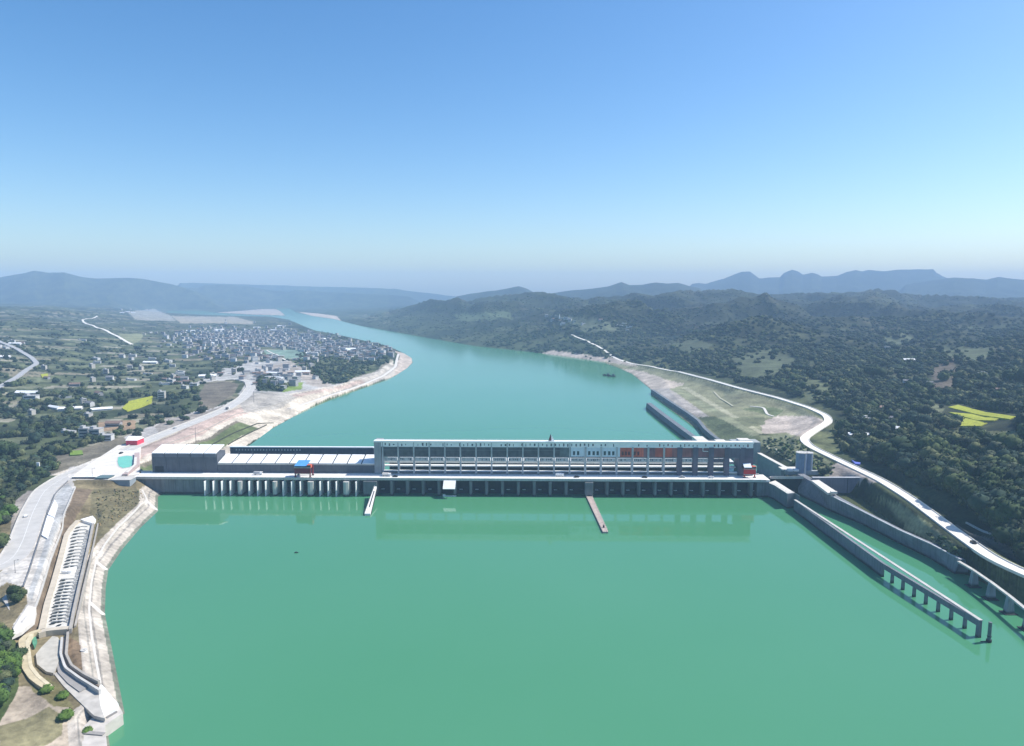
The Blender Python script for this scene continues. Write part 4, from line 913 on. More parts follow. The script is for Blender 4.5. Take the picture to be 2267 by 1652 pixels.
m = MB(); m.ribbon([L(303,1002,16.5), L(303,1028,16.5), L(276,1050,15.8)], -2.0, 2.0, 0, 3); m.build('wall_face', mat('pink_concrete', (.42,.33,.31), .9, .1, .3), pw)
m = MB(); m.ribbon([L(300,1012,17.0), L(299,1028,17.0), L(280,1046,16.3)], -1.0, 1.0, 0, .3); m.build('coping', sun_top, pw)
def shed(name, label, u0, u1, v, z, dep, h, wm_, rm_, Y=None, gable=False, windows=0):
    a, b = (at(u0, v, z), at(u1, v, z)); x0, x1, y = a[0], b[0], a[1]
    t = thing(name, label, 'building', ((x0+x1)/2, y, z)); w_ = (x1-x0)/2
    m = MB(); m.box(-w_, w_, 0, dep, -2, h); m.build('wall', wm_, t)
    m = MB()
    if gable: m.add([(-w_-.4,-.4,h),(w_+.4,-.4,h),(w_+.4,dep+.4,h),(-w_-.4,dep+.4,h),(-w_-.4,dep/2,h+dep*.25),(w_+.4,dep/2,h+dep*.25)], [(0,1,5,4),(2,3,4,5),(1,2,5),(3,0,4),(3,2,1,0)])
    else: m.box(-w_-.35, w_+.35, -.35, dep+.35, h, h+.4)
    m.build('roof', rm_, t)
    for k in range(windows):
        m = MB(); x = -w_+2*w_*(k+.5)/windows; m.box(x-.7, x+.7, -.06, 0, h*.35, h*.75); m.build('window', glass_m, t)
    return t
teal_m = mat('teal_sheet', (.055,.12,.13), .6, .1, .3); 
shed('equipment_shed', 'dark teal square shed where the grey bank meets the dam', 213, 241, 1080, 7.5, 8, 7.5, teal_m, mat('teal_roof', (.10,.16,.17), .6, .1, .3))
shed('equipment_house', 'pale grey rounded block at the left end of the dam wall', 246, 288, 1083, 7.2, 9, 7.0, mat('blue_grey_render', (.27,.31,.34), .8, .1, .2), pale_m)
shed('control_hut', 'long white roofed hut at the far left of the dam road', 160, 212, 1066, 12.0, 7, 3.4, dark_m, roof_m, windows=5)
shed('red_pavilion', 'white roofed pavilion with a bright red front behind the dam yard', 279, 304, 985, 15, 12, 4.2, mat('bright_red_wall', (.60,.05,.09), .6, .12, .4), roof_m, gable=True)
# pylon sign, lamp posts
p = at(87,1048,11); t = thing('pylon_sign', 'tall plain white pylon slab beside the grey road on the left bank', 'pylon', p)
m = MB(); m.hexa([(-1.1,-.4,-1),(1.1,-.4,-1),(1.1,.4,-1),(-1.1,.4,-1)], [(-1.5,-.4,9.2),(.7,-.4,9.2),(.7,.4,9.2),(-1.5,.4,9.2)]); m.build('slab', white_m, t)
m = MB(); m.box(-1.8, 1.8, -.9, .9, -1.2, .4); m.build('plinth', conc_m, t)
def pole(name, label, u, v, z, h, lamp=True, r=.14):
    p = at(u, v, z); t = thing(name, label, 'pole', p)
    m = MB(); m.cyl(0, 0, -.5, h, r, n=8, r2=r*.6); m.build('post', mat('post_grey', (.16,.16,.17), .6, .1, 1), t)
    m = MB(); m.cyl(0, 0, -.3, .3, r*3, n=8); m.build('base', conc_m, t)
    if lamp: m = MB(); m.bar((0, 0, h-.1), (1.8, 0, h+.25), r*.5); m.box(1.5, 2.4, -.2, .2, h+.15, h+.35); m.build('lamp_arm', mat('post_grey', ()), t)
pole('street_lamp', 'dark lamp post at the edge of the grey ramp near the bottom left', 34, 1269, 13.6, 7.0)
pole('mast', 'tall thin mast on the pinkish embankment behind the white roofs', 434, 986, 12, 18, False, .22)
pole('mast', 'short thin mast beside the grey road where it bends', 562, 893, 14, 16, False, .22)
pole('street_lamp', 'dark lamp post by the yard left of the dam', 205, 1058, 14.5, 7.5)
# long white covers on the ramp below the road
for k, (q, lb) in enumerate(((((121,1108),(128,1121),(120,1147),(106,1141)), 'upper of two white sheet covers on the grey ramp'), (((105,1143),(119,1149),(105,1194),(92,1187)), 'lower of two white sheet covers on the grey ramp'))):
    P = hit([a for a, b in q], [b for a, b in q]); m = MB(); zt = [float(p[2])+.75 for p in P]
    m.prism([(p[0], p[1]) for p in P], min(zt)-2.5, zt); tag(m.build('sheet_cover', mat('white_cover', (.85,.85,.85), .5, .03, .4)), lb, 'sheet cover')
drape('parapet_wall', ((167,1080),(140,1150),(112,1240),(94,1300),(78,1348),(45,1395)), .6, 1.0, pale_m, 'pale parapet along the edge of the grey ramp', 'wall')
drape('parapet_wall', ((150,1066),(122,1094),(104,1140),(88,1192),(66,1262),(52,1300)), .4, .8, conc_m, 'grey parapet between the road and the grey ramp on the left bank', 'wall')
slab('ramp_end', ((62,1340),(80,1345),(76,1372),(48,1398),(26,1409),(30,1388),(46,1362)), 9, 1.5, sun_top, 'bright curved concrete end of the grey ramp', 'ramp', zs=[12.6,12.0,10.9,10.3,10.2,10.9,11.8])
slab('ramp_slab', ((5,1325),(28,1298),(58,1300),(64,1335),(44,1362),(20,1350)), 10.5, 2, road_m, 'grey concrete slab beside the ramp end', 'slab')
# ------------------------------------------------------------------ fish pass
fp = thing('fish_pass', 'long fish pass channel with rows of white baffles on the left bank terrace', 'fish pass')
Lw = [(203,1150),(172,1152),(158,1166),(147,1182),(132,1240),(118,1290),(104,1335),(92,1392)]
Rw = [(206,1158),(198,1196),(186,1250),(174,1300),(163,1350),(155,1392)]
zf = 7.2
flo = [at(u, v, zf) for u, v in Lw[1:]+Rw[::-1]]
m = MB(); m.prism([(p[0], p[1]) for p in flo], zf-1, zf+.05); m.build('floor', mat('fishway_floor', (.60,.57,.51), .9, .15, .5), fp)
kerb('side_wall', Lw, zf, 2.5, 1.2, beige_m, '', parent=fp)
kerb('side_wall', Rw, zf, 1.2, 1.6, mat('kerb_taupe', (.36,.33,.29), .9, .1, .3), '', parent=fp)
kerb('side_wall', [(u+11, v) for u, v in Rw[:-1]]+[(166,1385)], zf-.2, .8, .9, mat('kerb_taupe', ()), '', parent=fp)
def lerp(P, t):
    P = np.array(P, float); s = np.r_[0, np.cumsum(np.hypot(*np.diff(P, axis=0).T))]; return np.array([np.interp(t*s[-1], s, P[:, 0]), np.interp(t*s[-1], s, P[:, 1])])
bf = mat('baffle_white', (.62,.60,.54), .9, .1, .6); shal = mat('baffle_gap', (.022,.026,.024), .5, .2, .5)
rr = random.Random(3)
def across(v, f): return np.interp(v, [p[1] for p in Lw[1:]], [p[0] for p in Lw[1:]])*(1-f)+np.interp(v, [p[1] for p in Rw], [p[0] for p in Rw])*f
m = MB(); q = [at(across(v, .76), v, zf+.3) for v in range(1172, 1384, 12)]+[at(across(v, .95), v, zf+.3) for v in range(1380, 1166, -12)]
m.prism([(p[0], p[1]) for p in q], zf-.5, zf+.3); m.build('stone_lining', mat('stone_lining', (.30,.30,.29), .9, .5, .7), fp)
for k in range(30):
    t = .05+.92*k/29
    if .44 < t < .53: continue
    v = 1158+t*(1388-1158); w_ = rr.random()*.06
    for c in (0, 1):
        vv = v+c*3.6; f0, f1 = (.20+w_, .43+w_) if c == 0 else (.50, .72-w_)
        A = Vector(at(across(vv, f0), vv+.8*rr.random(), zf)); B = Vector(at(across(vv, f1), vv-1.6+rr.random(), zf)); hw_ = .75+.45*rr.random(); e = (B-A)*.12
        m = MB(); m.prism([(A.x, A.y-hw_*.7), (A.x+e.x*3, A.y-hw_), (B.x-e.x, B.y-hw_*1.1), (B.x, B.y+hw_*.3), (B.x-e.x*3, B.y+hw_), (A.x+e.x*.5, A.y+hw_*.8)], zf-.2, zf+.16); m.build('pool', shal, fp)
        if c == 0: m = MB(); D = Vector((0, 1.5, 0)); m.ribbon([A+D, B+D, Vector(at(across(vv, .74), vv-1.5, zf))+D], -.35, .35, .7, .3); m.build('baffle', bf, fp)
# stone lining strip beside the baffles
st = thing('hub_platform', 'bright white round platform in the middle of the fish pass', 'platform')
p = at(157, 1262, zf+1.2); m = MB(); m.cyl(p[0], p[1], zf-.5, zf+1.5, 2.3, n=18); m.prism([(p[0]-4,p[1]-2),(p[0]-1,p[1]-2.4),(p[0]+.5,p[1]+4),(p[0]-.8,p[1]+4)], zf-.5, zf+1.45); m.build('slab', white_m, st)
p = at(195, 1152, zf+1.2); eb = thing('entrance_sill', 'bright white sill at the upper end of the fish pass', 'sill'); m = MB(); m.prism([(at(u, v, zf+1.6)[0], at(u, v, zf+1.6)[1]) for u, v in ((178,1150),(205,1142),(212,1150),(206,1159),(190,1154))], zf-.5, zf+1.7); m.build('slab', white_m, eb)
for i, (q, lb, zz) in enumerate((
   (((160,1131),(172,1120),(196,1112),(205,1113),(176,1130),(168,1138)), 'curved pale concrete apron just above the fish pass', 8.2),
   (((165,1108),(182,1100),(200,1098),(208,1104),(192,1112),(180,1112)), 'pale concrete patch under the teal shed', 8.4),
   (((166,1103),(205,1086),(212,1094),(188,1104),(178,1108)), 'pale sloping slab beside the teal shed', 9.0))):
    slab('apron', q, zz, 1.6, sun_top, lb, 'apron')
kerb('cross_wall', ((84,1399),(100,1394),(125,1391),(152,1389)), 7.0, 3.0, 1.6, beige_m, 'beige cross wall at the lower end of the fish pass', 'wall')
kerb('flood_wall', ((90,1394),(64,1402),(48,1416),(52,1440),(57,1476),(72,1498),(92,1513),(107,1521)), 7.6, 2.6, 1.2, mat('sandy_concrete', (.52,.44,.29), .9, .1, .3), 'sandy curved wall bending round the lower fish pass', 'wall')
kerb('flood_wall', ((70,1404),(60,1418),(64,1445),(68,1475),(84,1496),(104,1512),(112,1518)), 7.4, 1.3, 1.5, mat('sandy_light', (.60,.52,.36), .9, .1, .3), 'lighter inner sandy wall bending round the lower fish pass', 'wall')
slab('apron', ((116,1408),(92,1432),(79,1448),(82,1470),(102,1486),(118,1490),(128,1470),(138,1425),(128,1410)), 7.0, 1.2, mat('apron_cream', (.46,.43,.37), .9, .12, .3), 'cream concrete apron below the cross wall of the fish pass', 'apron')
slab('ramp_slab', ((136,1424),(124,1460),(128,1488),(150,1512),(176,1531),(196,1520),(216,1528),(192,1508),(170,1495),(148,1478),(138,1448)), 6.6, 1.2, mat('ramp_grey', (.30,.285,.27), .9, .08, .3), 'curved brownish grey ramp leading to the water', 'ramp')
slab('landing', ((118,1490),(126,1488),(150,1512),(178,1533),(198,1519),(219,1528),(222,1560),(232,1590),(208,1584),(170,1548),(140,1518)), 6.2, 1.3, mat('landing_concrete', (.46,.43,.385), .9, .12, .3), 'pale concrete landing sloping to the quay', 'landing')
slab('landing', ((219,1514),(226,1516),(246,1540),(262,1558),(258,1566),(222,1582),(218,1545)), 6.0, 1.5, white_m, 'bright white triangular landing above the water', 'landing')
slab('quay', ((208,1585),(222,1582),(262,1560),(272,1578),(232,1606),(238,1660),(182,1660),(181,1612)), 4.6, 6, mat('quay_concrete', (.52,.48,.43), .9, .1, .3), 'pale concrete quay at the bottom left waterline', 'quay')
for q, lb in ((((228,1577),(256,1562),(258,1565),(232,1580)), 'upper dark drain slot on the quay'), (((234,1587),(258,1573),(260,1576),(237,1590)), 'lower dark drain slot on the quay')):
    slab('drain_slot', q, 4.75, .3, mat('drain_grey', (.2,.19,.18), .9, .1, 1), lb, 'drain')
kerb('quay_beam', ((186,1620),(230,1624)), 4.6, 1.6, .4, mat('drain_grey2', (.30,.28,.26), .9, .1, 1), 'dark cross beam on the quay at the bottom edge', 'beam')
kerb('channel_wall', ((137,1410),(134,1446),(144,1476),(174,1498),(221,1527)), 6.8, .9, 1.2, pale_m, 'inner kerb of the curved channel running to the quay', 'kerb')
kerb('channel_wall', ((150,1398),(146,1446),(158,1471),(185,1490),(219,1507)), 6.8, .9, 1.4, mat('kerb_taupe', ()), 'outer kerb of the curved channel running to the quay', 'kerb')
slab('channel_bed', ((141,1412),(138,1446),(148,1474),(176,1494),(220,1520),(217,1510),(183,1492),(156,1472),(144,1446),(147,1402)), 7.05, .5, mat('bed_brown', (.20,.165,.14), .9, .1, .3), 'brown bed of the curved channel running to the quay', 'channel')
# revetment kerbs and stairs on the embankment by the water
crest = [(315,1085),(326,1108),(300,1130),(262,1166),(232,1205),(212,1243),(202,1290),(197,1350),(203,1410),(212,1460),(222,1515)]
drape('embankment_kerb', crest, .9, .35, sun_top, 'pale kerb along the top of the curved embankment by the water', 'kerb')
for a, b, lb in (((212,1244),(236,1262),'pale stair down the embankment where it bends'), ((198,1335),(229,1362),'pale stair down the middle of the lower embankment'), ((322,1108),(347,1130),'pale stair down the embankment nearest the dam')):
    P = hit([a[0], b[0]], [a[1], b[1]]); P = resample(P, 1.2); P[:, 2] = hgt(P[:, 0], P[:, 1])
    m = MB(); m.ribbon([tuple(p) for p in P], -.9, .9, .35, .4); tag(m.build('stair', sun_top), lb, 'stair')
# right bank details
drape('path', ((1660,900),(1690,903),(1698,918),(1712,922)), 3.0, .5, sun_top, 'short pale path bending on the right bank lawn', 'path', 'structure')
drape('path', ((1692,983),(1730,1008),(1768,1030)), 2.2, .3, mat('path_olive', (.34,.33,.24), .9, .1, .3), 'thin pale path down the grassy slope to the silos', 'path', 'structure')
drape('path', ((1580,868),(1600,886),(1622,900)), 3.0, .5, mat('path_olive', ()), 'faint path across the right bank lawn', 'path', 'structure')
drape('ditch_wall', ((2138,1158),(2175,1178),(2215,1194),(2262,1213)), .9, .8, pale_m, 'thin pale wall line on the dark slope above the white road', 'wall')
drape('terrace_wall', ((2115,1168),(2150,1192),(2205,1222),(2266,1246)), .7, 2.2, mat('dark_stone', (.07,.07,.065), .9, .2, .4), 'dark retaining wall on the hill side of the white road', 'wall')
drape('flood_kerb', ((365,985),(430,962),(520,918),(600,900),(660,878)), 1.0, .6, mat('kerb_taupe', ()), 'brown kerb line between the pink and beige embankment strips', 'kerb')
drape('flood_kerb', ((470,985),(520,958),(570,938),(605,937)), 1.0, .8, mat('ditch_dark', (.05,.055,.035), .9, .1, .3), 'dark ditch line along the green embankment strip', 'kerb')
drape('flood_kerb', ((505,985),(550,960),(590,941)), .9, .8, mat('ditch_dark', ()), 'second dark ditch line near the waterline of the green strip', 'kerb')
drape('path', ((590,776),(612,786),(636,800)), 4.0, .8, sun_top, 'pale path beside the grey green village pond', 'path', 'structure')
for k, q in enumerate((((2098,903),(2120,898),(2180,914),(2248,924),(2235,930),(2170,921)), ((2098,914),(2150,918),(2180,926),(2215,927),(2200,933),(2160,932)), ((2096,922),(2130,926),(2178,937),(2160,942),(2100,936)), ((2118,938),(2150,939),(2185,938),(2170,945),(2120,945)))):
    P = hit([a for a, b in q], [b for a, b in q]); m = MB()
    m.prism([(p[0], p[1]) for p in P], min(p[2] for p in P)-2, [float(p[2])+.9 for p in P])
    tag(m.build('rapeseed_plot', mat('rapeseed_yellow', (.34,.36,.03), .9, .22, .4, bump=.6)), ('topmost long', 'second', 'third', 'lowest short')[k]+' yellow rapeseed strip on the right hillside', 'crop strip')
for k, (q, lb) in enumerate(((((270,905),(285,890),(310,884),(338,878),(336,893),(312,903),(282,912)), 'bright yellow rapeseed plot in the left farmland'), (((90,830),(106,828),(106,835),(94,838)), 'tiny yellow rapeseed plot below the looping hill road'), (((1,1100),(32,1098),(30,1104),(0,1112)), 'yellow green grass plot at the left edge by the road'), (((155,1000),(182,999),(184,1008),(155,1010)), 'small yellow green crop plot among the trees by the pylon'))):
    P = hit([a for a, b in q], [b for a, b in q]); m = MB(); m.prism([(p[0], p[1]) for p in P], min(p[2] for p in P)-2, [float(p[2])+1.0 for p in P])
    tag(m.build('rapeseed_plot', mat('rapeseed_yellow', ()) if k < 2 else mat('crop_green', (.17,.26,.04), .9, .2, .4, bump=.6)), lb, 'crop plot')

p = at(186,1444,6.2); t = thing('water_tank', 'small white round tank on the brown ground inside the curved channel', 'tank', p)
m = MB(); m.cyl(0, 0, -.3, 1.1, 1.25, n=18); m.build('shell', white_m, t); m = MB(); m.cyl(0, 0, 1.1, 1.25, 1.35, n=18); m.cyl(.4, 0, 1.25, 1.45, .35, n=10); m.build('lid', pale_m, t)
slab('green_sheet', ((71,1412),(79,1409),(82,1418),(76,1432),(72,1424)), 7.2, 1.2, mat('green_netting', (.09,.26,.16), .8, .2, .6), 'green net cover tucked inside the sandy curved wall', 'net cover')
q = hit([1884,1893,1904,1903,1892], [1021,1026,1027,1031,1030]); m = MB(); m.prism([(a[0], a[1]) for a in q], float(q[:, 2].min())-1, [float(a[2])+1.4 for a in q]); tag(m.build('blue_sheet', mat('tarp_blue', (.12,.16,.55), .6, .15, .4)), 'small bright blue sheet showing in the dark wood beside the white road', 'tarpaulin')
# ------------------------------------------------------------------ trees
def ico(n):
    import bmesh
    bm = bmesh.new(); bmesh.ops.create_icosphere(bm, subdivisions=n, radius=1.0)
    V = np.array([v.co[:] for v in bm.verts]); F = np.array([[v.index for v in f.verts] for f in bm.faces]); bm.free(); return V, F
ICO1, ICO2 = ico(1), ico(2)
def crown_proto(seed, lobes, base, cards, flat=.8, spread=.55, card=.30):
    """uneven crown of overlapping lobes with leaf clumps standing off it; unit radius, resting on z = 0"""
    r = np.random.default_rng(seed); Vs, Fs, off = [], [], 0
    for k in range(lobes):
        V, F = base; V = V.copy()
        c = np.array((r.normal()*spread*.6, r.normal()*spread*.6, .55+r.random()*.5)) if k else np.array((0, 0, .62))
        s = (.62+.2*r.random()) if k else .72
        V *= (1+.42*(r.random(len(V))[:, None]-.5))*s; V[:, 2] *= flat*(1+.3*(r.random()-.5)); V += c
        Vs.append(V); Fs.append(F+off); off += len(V)
    B = np.concatenate(Vs); n = len(B)
    for k in range(cards):
        p = B[r.integers(n)]; d = p-np.array((0, 0, .5)); d = d/np.linalg.norm(d); p = p+d*.06
        t = np.cross(d, r.normal(size=3)); t /= np.linalg.norm(t); b = np.cross(d, t); b = b*.6+d*.5*r.random()
        s = card*(.6+.8*r.random())
        Vs.append(np.array([p-t*s*.5, p+t*s*.5+b*s*.2, p+b*s, p-t*s*.45+b*s*.8])); Fs.append(np.array([[0,1,2],[0,2,3]])+off); off += 4
    return np.concatenate(Vs), np.concatenate(Fs)
P_NEAR = [crown_proto(100+k, 6, ICO2, 650, card=.19) for k in range(6)]
P_WOOD = [crown_proto(150+k, 4, ICO1, 150, card=.25) for k in range(8)]
P_MID = [crown_proto(200+k, 4, ICO1, 60, card=.34) for k in range(8)]
P_FAR = [crown_proto(300+k, 2, ICO1, 8, flat=.36, card=.5) for k in range(8)]
SHADES = np.array(((.028,.048,.022),(.042,.066,.028),(.066,.090,.036),(.022,.036,.022),(.056,.070,.042),(.105,.118,.055),(.034,.058,.040)))
leaf_m = mat_attr('leaf_mass', .30, .35, .9)
def mass(name, label, cat, pos, size, protos, bright=.9):
    Vs, Fs, Ts, off = [], [], [], 0; pick = RNG.integers(len(protos), size=len(pos))
    for k, (V, F) in enumerate(protos):
        i = np.where(pick == k)[0]
        if not len(i): continue
        a = RNG.random(len(i))*2*np.pi; c, s = np.cos(a), np.sin(a); sz = size[i]
        sq = .8+.5*RNG.random(len(i))
        X = (V[None, :, 0]*c[:, None]-V[None, :, 1]*s[:, None])*sz[:, None]+pos[i, 0:1]
        Y = (V[None, :, 0]*s[:, None]+V[None, :, 1]*c[:, None])*sz[:, None]+pos[i, 1:2]
        Z = V[None, :, 2]*(sz*sq*np.clip(1.15-pos[i, 1]/4200, .6, 1))[:, None]+pos[i, 2:3]-.15*sz[:, None]
        Vs.append(np.stack([X, Y, Z], -1).reshape(-1, 3))
        Fs.append((F[None]+(np.arange(len(i))*len(V))[:, None, None]+off).reshape(-1, 3)); off += len(i)*len(V)
        sh = SHADES[RNG.integers(len(SHADES), size=len(i))]*(.8+.45*RNG.random((len(i), 1)))*bright
        Ts.append(np.repeat(sh[:, None], len(V), 1).reshape(-1, 3))
    if not Vs: return None
    o = mesh_np(name, np.concatenate(Vs), np.concatenate(Fs), leaf_m, np.concatenate(Ts))
    return tag(o, label, cat, kind='stuff')
NOGO = [((0,1268),(35,1225),(55,1150),(78,1090),(150,1040),(290,980),(440,920),(545,850),(580,850),(700,860),(600,950),(500,990),(300,1060),(170,1080),(300,1090),(200,1500),(300,1652),(100,1652),(120,1520),(40,1470),(40,1420),(25,1408),(30,1380),(60,1335),(50,1300),(0,1290)),
        ((560,815),(640,800),(720,840),(745,860),(700,858),(640,835),(580,832)),((580,775),(660,775),(690,795),(640,795),(590,785)),
        ((266,908),(285,888),(340,876),(338,896),(280,915)),((2085,900),(2120,894),(2262,922),(2262,950),(2200,965),(2085,962)),
        ((1330,800),(1400,806),(1500,822),(1640,861),(1790,902),(1840,928),(1800,960),(1785,985),(1850,1015),(1950,1062),(2105,1170),(2266,1265),(2266,1500),(1400,1100),(1400,840)),
        ((380,700),(520,702),(560,712),(560,718),(400,718)),((280,690),(340,684),(390,712),(300,712)),((260,740),(320,738),(310,755),(290,765)),((440,870),(455,845),(530,840),(560,870),(470,905)),
        ((480,684),(640,684),(640,700),(480,700)),((660,690),(760,712),(745,698)),((150,1000),(270,965),(290,985),(120,1050)),((2040,955),(2080,950),(2266,955),(2266,1000),(2180,985))]
RDIST = [(k, P[::3, :2]) for k, P in ROADS.items()]
def scatter(region, n, want=None, gap=6, nogo=True):
    gaps = {'right_road': 23, 'left_road': 16, 'right_road_far': 7} if nogo else {'right_road': 5}
    us = [p[0] for p in region]; vs = [p[1] for p in region]
    u = RNG.uniform(min(us), max(us), n); v = RNG.uniform(min(vs), max(vs), n)
    k = inpoly(u, v, region)
    if nogo:
        for q in NOGO: k &= ~inpoly(u, v, q)
    u, v = u[k], v[k]; P = hit(u, v)
    gi = np.clip(np.searchsorted(ROWS, P[:, 1]), 0, NR-1); gj = np.clip(((P[:, 0]/P[:, 1]-AS[0])/(AS[1]-AS[0])).astype(int), 0, NC-1)
    ok = (P[:, 1] < 8000) & (P[:, 2] > 1.0)
    if nogo: ok &= (T[gi, gj].sum(1) < np.where(P[:, 0] < 0, .23, .205)) | (RNG.random(len(P)) < .14)
    for key, Q in RDIST:
        d = np.full(len(P), 1e9)
        for q in Q: d = np.minimum(d, np.hypot(P[:, 0]-q[0], P[:, 1]-q[1]))
        ok &= d > gaps.get(key, gap+3)
    if want is not None: ok &= want(P)
    return P[ok]
def clump(P, s, thr, seed): return fbm(P[:, 0]/s, P[:, 1]/s, 3, seed) > thr
# right hillside forest
RH = ((760,708),(810,690),(900,668),(1050,668),(1200,655),(1450,648),(1650,642),(1950,640),(2440,666),(2440,1330),(2266,1250),(2105,1165),(1950,1060),(1850,1012),(1800,985),(1790,970),(1840,930),(1790,900),(1640,858),(1500,820),(1400,804),(1330,800),(1170,778),(950,748),(850,730))
P = scatter(RH, 82000, lambda P: (RNG.random(len(P)) < np.where(clump(P, 110, .46, 71), 1.0, .32)))
Y = P[:, 1]; near = Y < 900; mid = (Y >= 900) & (Y < 1900); far_ = Y >= 1900
# left valley trees
LV = ((-160,700),(180,690),(380,720),(520,718),(640,712),(740,740),(870,772),(870,800),(760,850),(640,880),(540,900),(300,970),(120,1050),(60,1100),(30,1180),(-160,1250))
Q = scatter(LV, 25000, lambda P: (RNG.random(len(P)) < np.where(clump(P, 55, .525, 81), .9, .12)))
LN = ((-20,1395),(22,1405),(45,1440),(40,1500),(0,1560),(-20,1570))
S = scatter(LN, 260, nogo=False)
LE = ((-20,1110),(28,1105),(30,1150),(10,1210),(-20,1220)); S2 = scatter(LE, 160, nogo=False)
TIPW = ((690,740),(740,742),(800,754),(868,770),(866,782),(840,800),(760,850),(720,850),(650,800)); S3 = scatter(TIPW, 3000, lambda P: (RNG.random(len(P)) < .42) & (P[:, 2] > 3.5), nogo=False)
GRV = ((572,866),(566,845),(600,828),(640,842),(625,868)); S4 = scatter(GRV, 160, nogo=False)
allP = np.concatenate([P, Q, S3, S4]); allY = allP[:, 1]
sz = (2.6+RNG.gamma(2.0, .85, len(allP)))*np.where(allY > 1900, .95, np.where(allY > 1100, .88, .92))*np.where((allP[:, 0] < 0) & (allY < 1900), .85, 1)
# the nearest, largest-looking ones are single trees
big = sz/np.maximum(allY, 1)
pu, pv_ = proj(allP[:, 0], allP[:, 1], allP[:, 2])
inview = (pu > -10) & (pu < 2276)
order = np.argsort(-np.where(inview, big, 0)); single = order[:250]; rest = np.setdiff1d(np.arange(len(allP)), single)
rest = rest[allY[rest] > 300]
for lo_, hi_, pr, nm, lb in ((0, 950, P_WOOD, 'dense_wood', 'dark broadleaf woodland behind the nearer single trees'), (950, 2000, P_MID, 'hillside_wood', 'woodland covering the middle slopes and valley floor'), (2000, 9000, P_FAR, 'far_forest', 'far blue green forest on the upper slopes')):
    i = rest[(allY[rest] >= lo_) & (allY[rest] < hi_)]; mass(nm, lb, 'forest', allP[i], sz[i], pr)
# single trees
bark_m = mat('bark', (.09,.07,.05), .9, .2, 1)
def tree_proto(k, shade):
    V, F = P_NEAR[k % len(P_NEAR)]; V = V.copy(); V[:, 2] += .35
    t = bpy.data.objects.new('tree', None); COL.objects.link(t); t.empty_display_size = .5
    mesh_np('crown', V, F, leaf_m, np.repeat(np.array([shade]), len(V), 0)*(.85+.3*RNG.random((len(V), 1))), parent=t)
    m = MB(); m.bar((0,0,-.4), (.03,.02,.55), .075, n=7, r2=.05)
    for j in range(4): a = j*1.6+k; m.bar((.02,.02,.45), (.38*math.cos(a), .38*math.sin(a), .95), .04, n=5, r2=.015)
    m.build('trunk', bark_m, t); return t
protos = [tree_proto(k, SHADES[k % len(SHADES)]) for k in range(7)]
greens = [tree_proto(k+2, s) for k, s in enumerate(((.085,.145,.03),(.065,.115,.03)))]
used = set()
def place(t, p, s, label, group, sq=1.0):
    o = t if id(t) not in used else copy_tree(t); used.add(id(t))
    o.location = (p[0], p[1], p[2]-.1*s); o.scale = (s, s, s*sq); o.rotation_euler = (0, 0, RNG.random()*6.28)
    return tag(o, label, 'tree', group)
for i in single:
    p = allP[i]; u_, v_ = proj(*p)
    if u_ > 1133:
        lb, g = (('dark leafy tree in the wood beside the white road, right edge of the photo', 'trees right of the white road near the photo edge') if u_ > 2130 else ('dark leafy tree in the wood on the outer side of the white road bend', 'trees outside the white road bend'))
    else: lb, g = ('dark leafy tree in the left bank grove behind the grey road', 'trees of the left bank grove')
    place(protos[RNG.integers(len(protos))], p, sz[i]*.95, lb, g, .85+.4*RNG.random())
for p in S[:40]: place(greens[RNG.integers(2)] if RNG.random() < .4 else protos[RNG.integers(7)], p, 1.7+1.6*RNG.random(), 'tree of the small grove at the bottom left edge', 'bottom left grove trees')
for p in S2[:14]: place(greens[1] if RNG.random() < .3 else protos[RNG.integers(7)], p, 2.5+2*RNG.random(), 'tree in the hollow left of the grey road', 'trees left of the grey road')
for (u_, v_), s_, lb in (((105,1532),2.4,'olive green bush at the end of the sandy curved wall'), ((140,1545),2.2,'olive green bush beside the pale landing'), ((148,1590),2.6,'bright green bush by the dirt track at the bottom left'), ((195,1622),1.8,'dark green bush against the quay side')):
    p = hit(u_, v_)[0]; t = copy_tree(greens[0]); t.location = tuple(p-np.array((0,0,.3))); t.scale = (s_, s_, s_*.6); tag(t, lb, 'bush', 'single bushes'); t.name = 'bush'
for k, ((u_, v_), s_) in enumerate((((30,1318),2.6),((40,1332),2.4),((48,1322),2.2),((1822,1052),3.0),((1832,1046),2.6),((2098,950),6.5),((2112,945),6),((2150,972),6),((2172,978),6),((2030,920),6.5),((2048,922),6))):
    p = hit(u_, v_)[0]; t = copy_tree(protos[k % 7]); t.location = tuple(p-np.array((0,0,.3))); t.scale = (s_,)*3; t.name = 'tree'
    tag(t, ('dark tree growing out of the grey slab by the ramp' if k < 3 else 'dark shrub beside the blue grey silos' if k < 5 else 'dark tree standing below the yellow strips on the right hill' if k < 9 else 'rounded pale green tree above the wood on the right'), 'tree', ('slab trees', 'silo shrubs', 'trees below the yellow strips', 'pale round trees')[0 if k < 3 else 1 if k < 5 else 2 if k < 9 else 3])
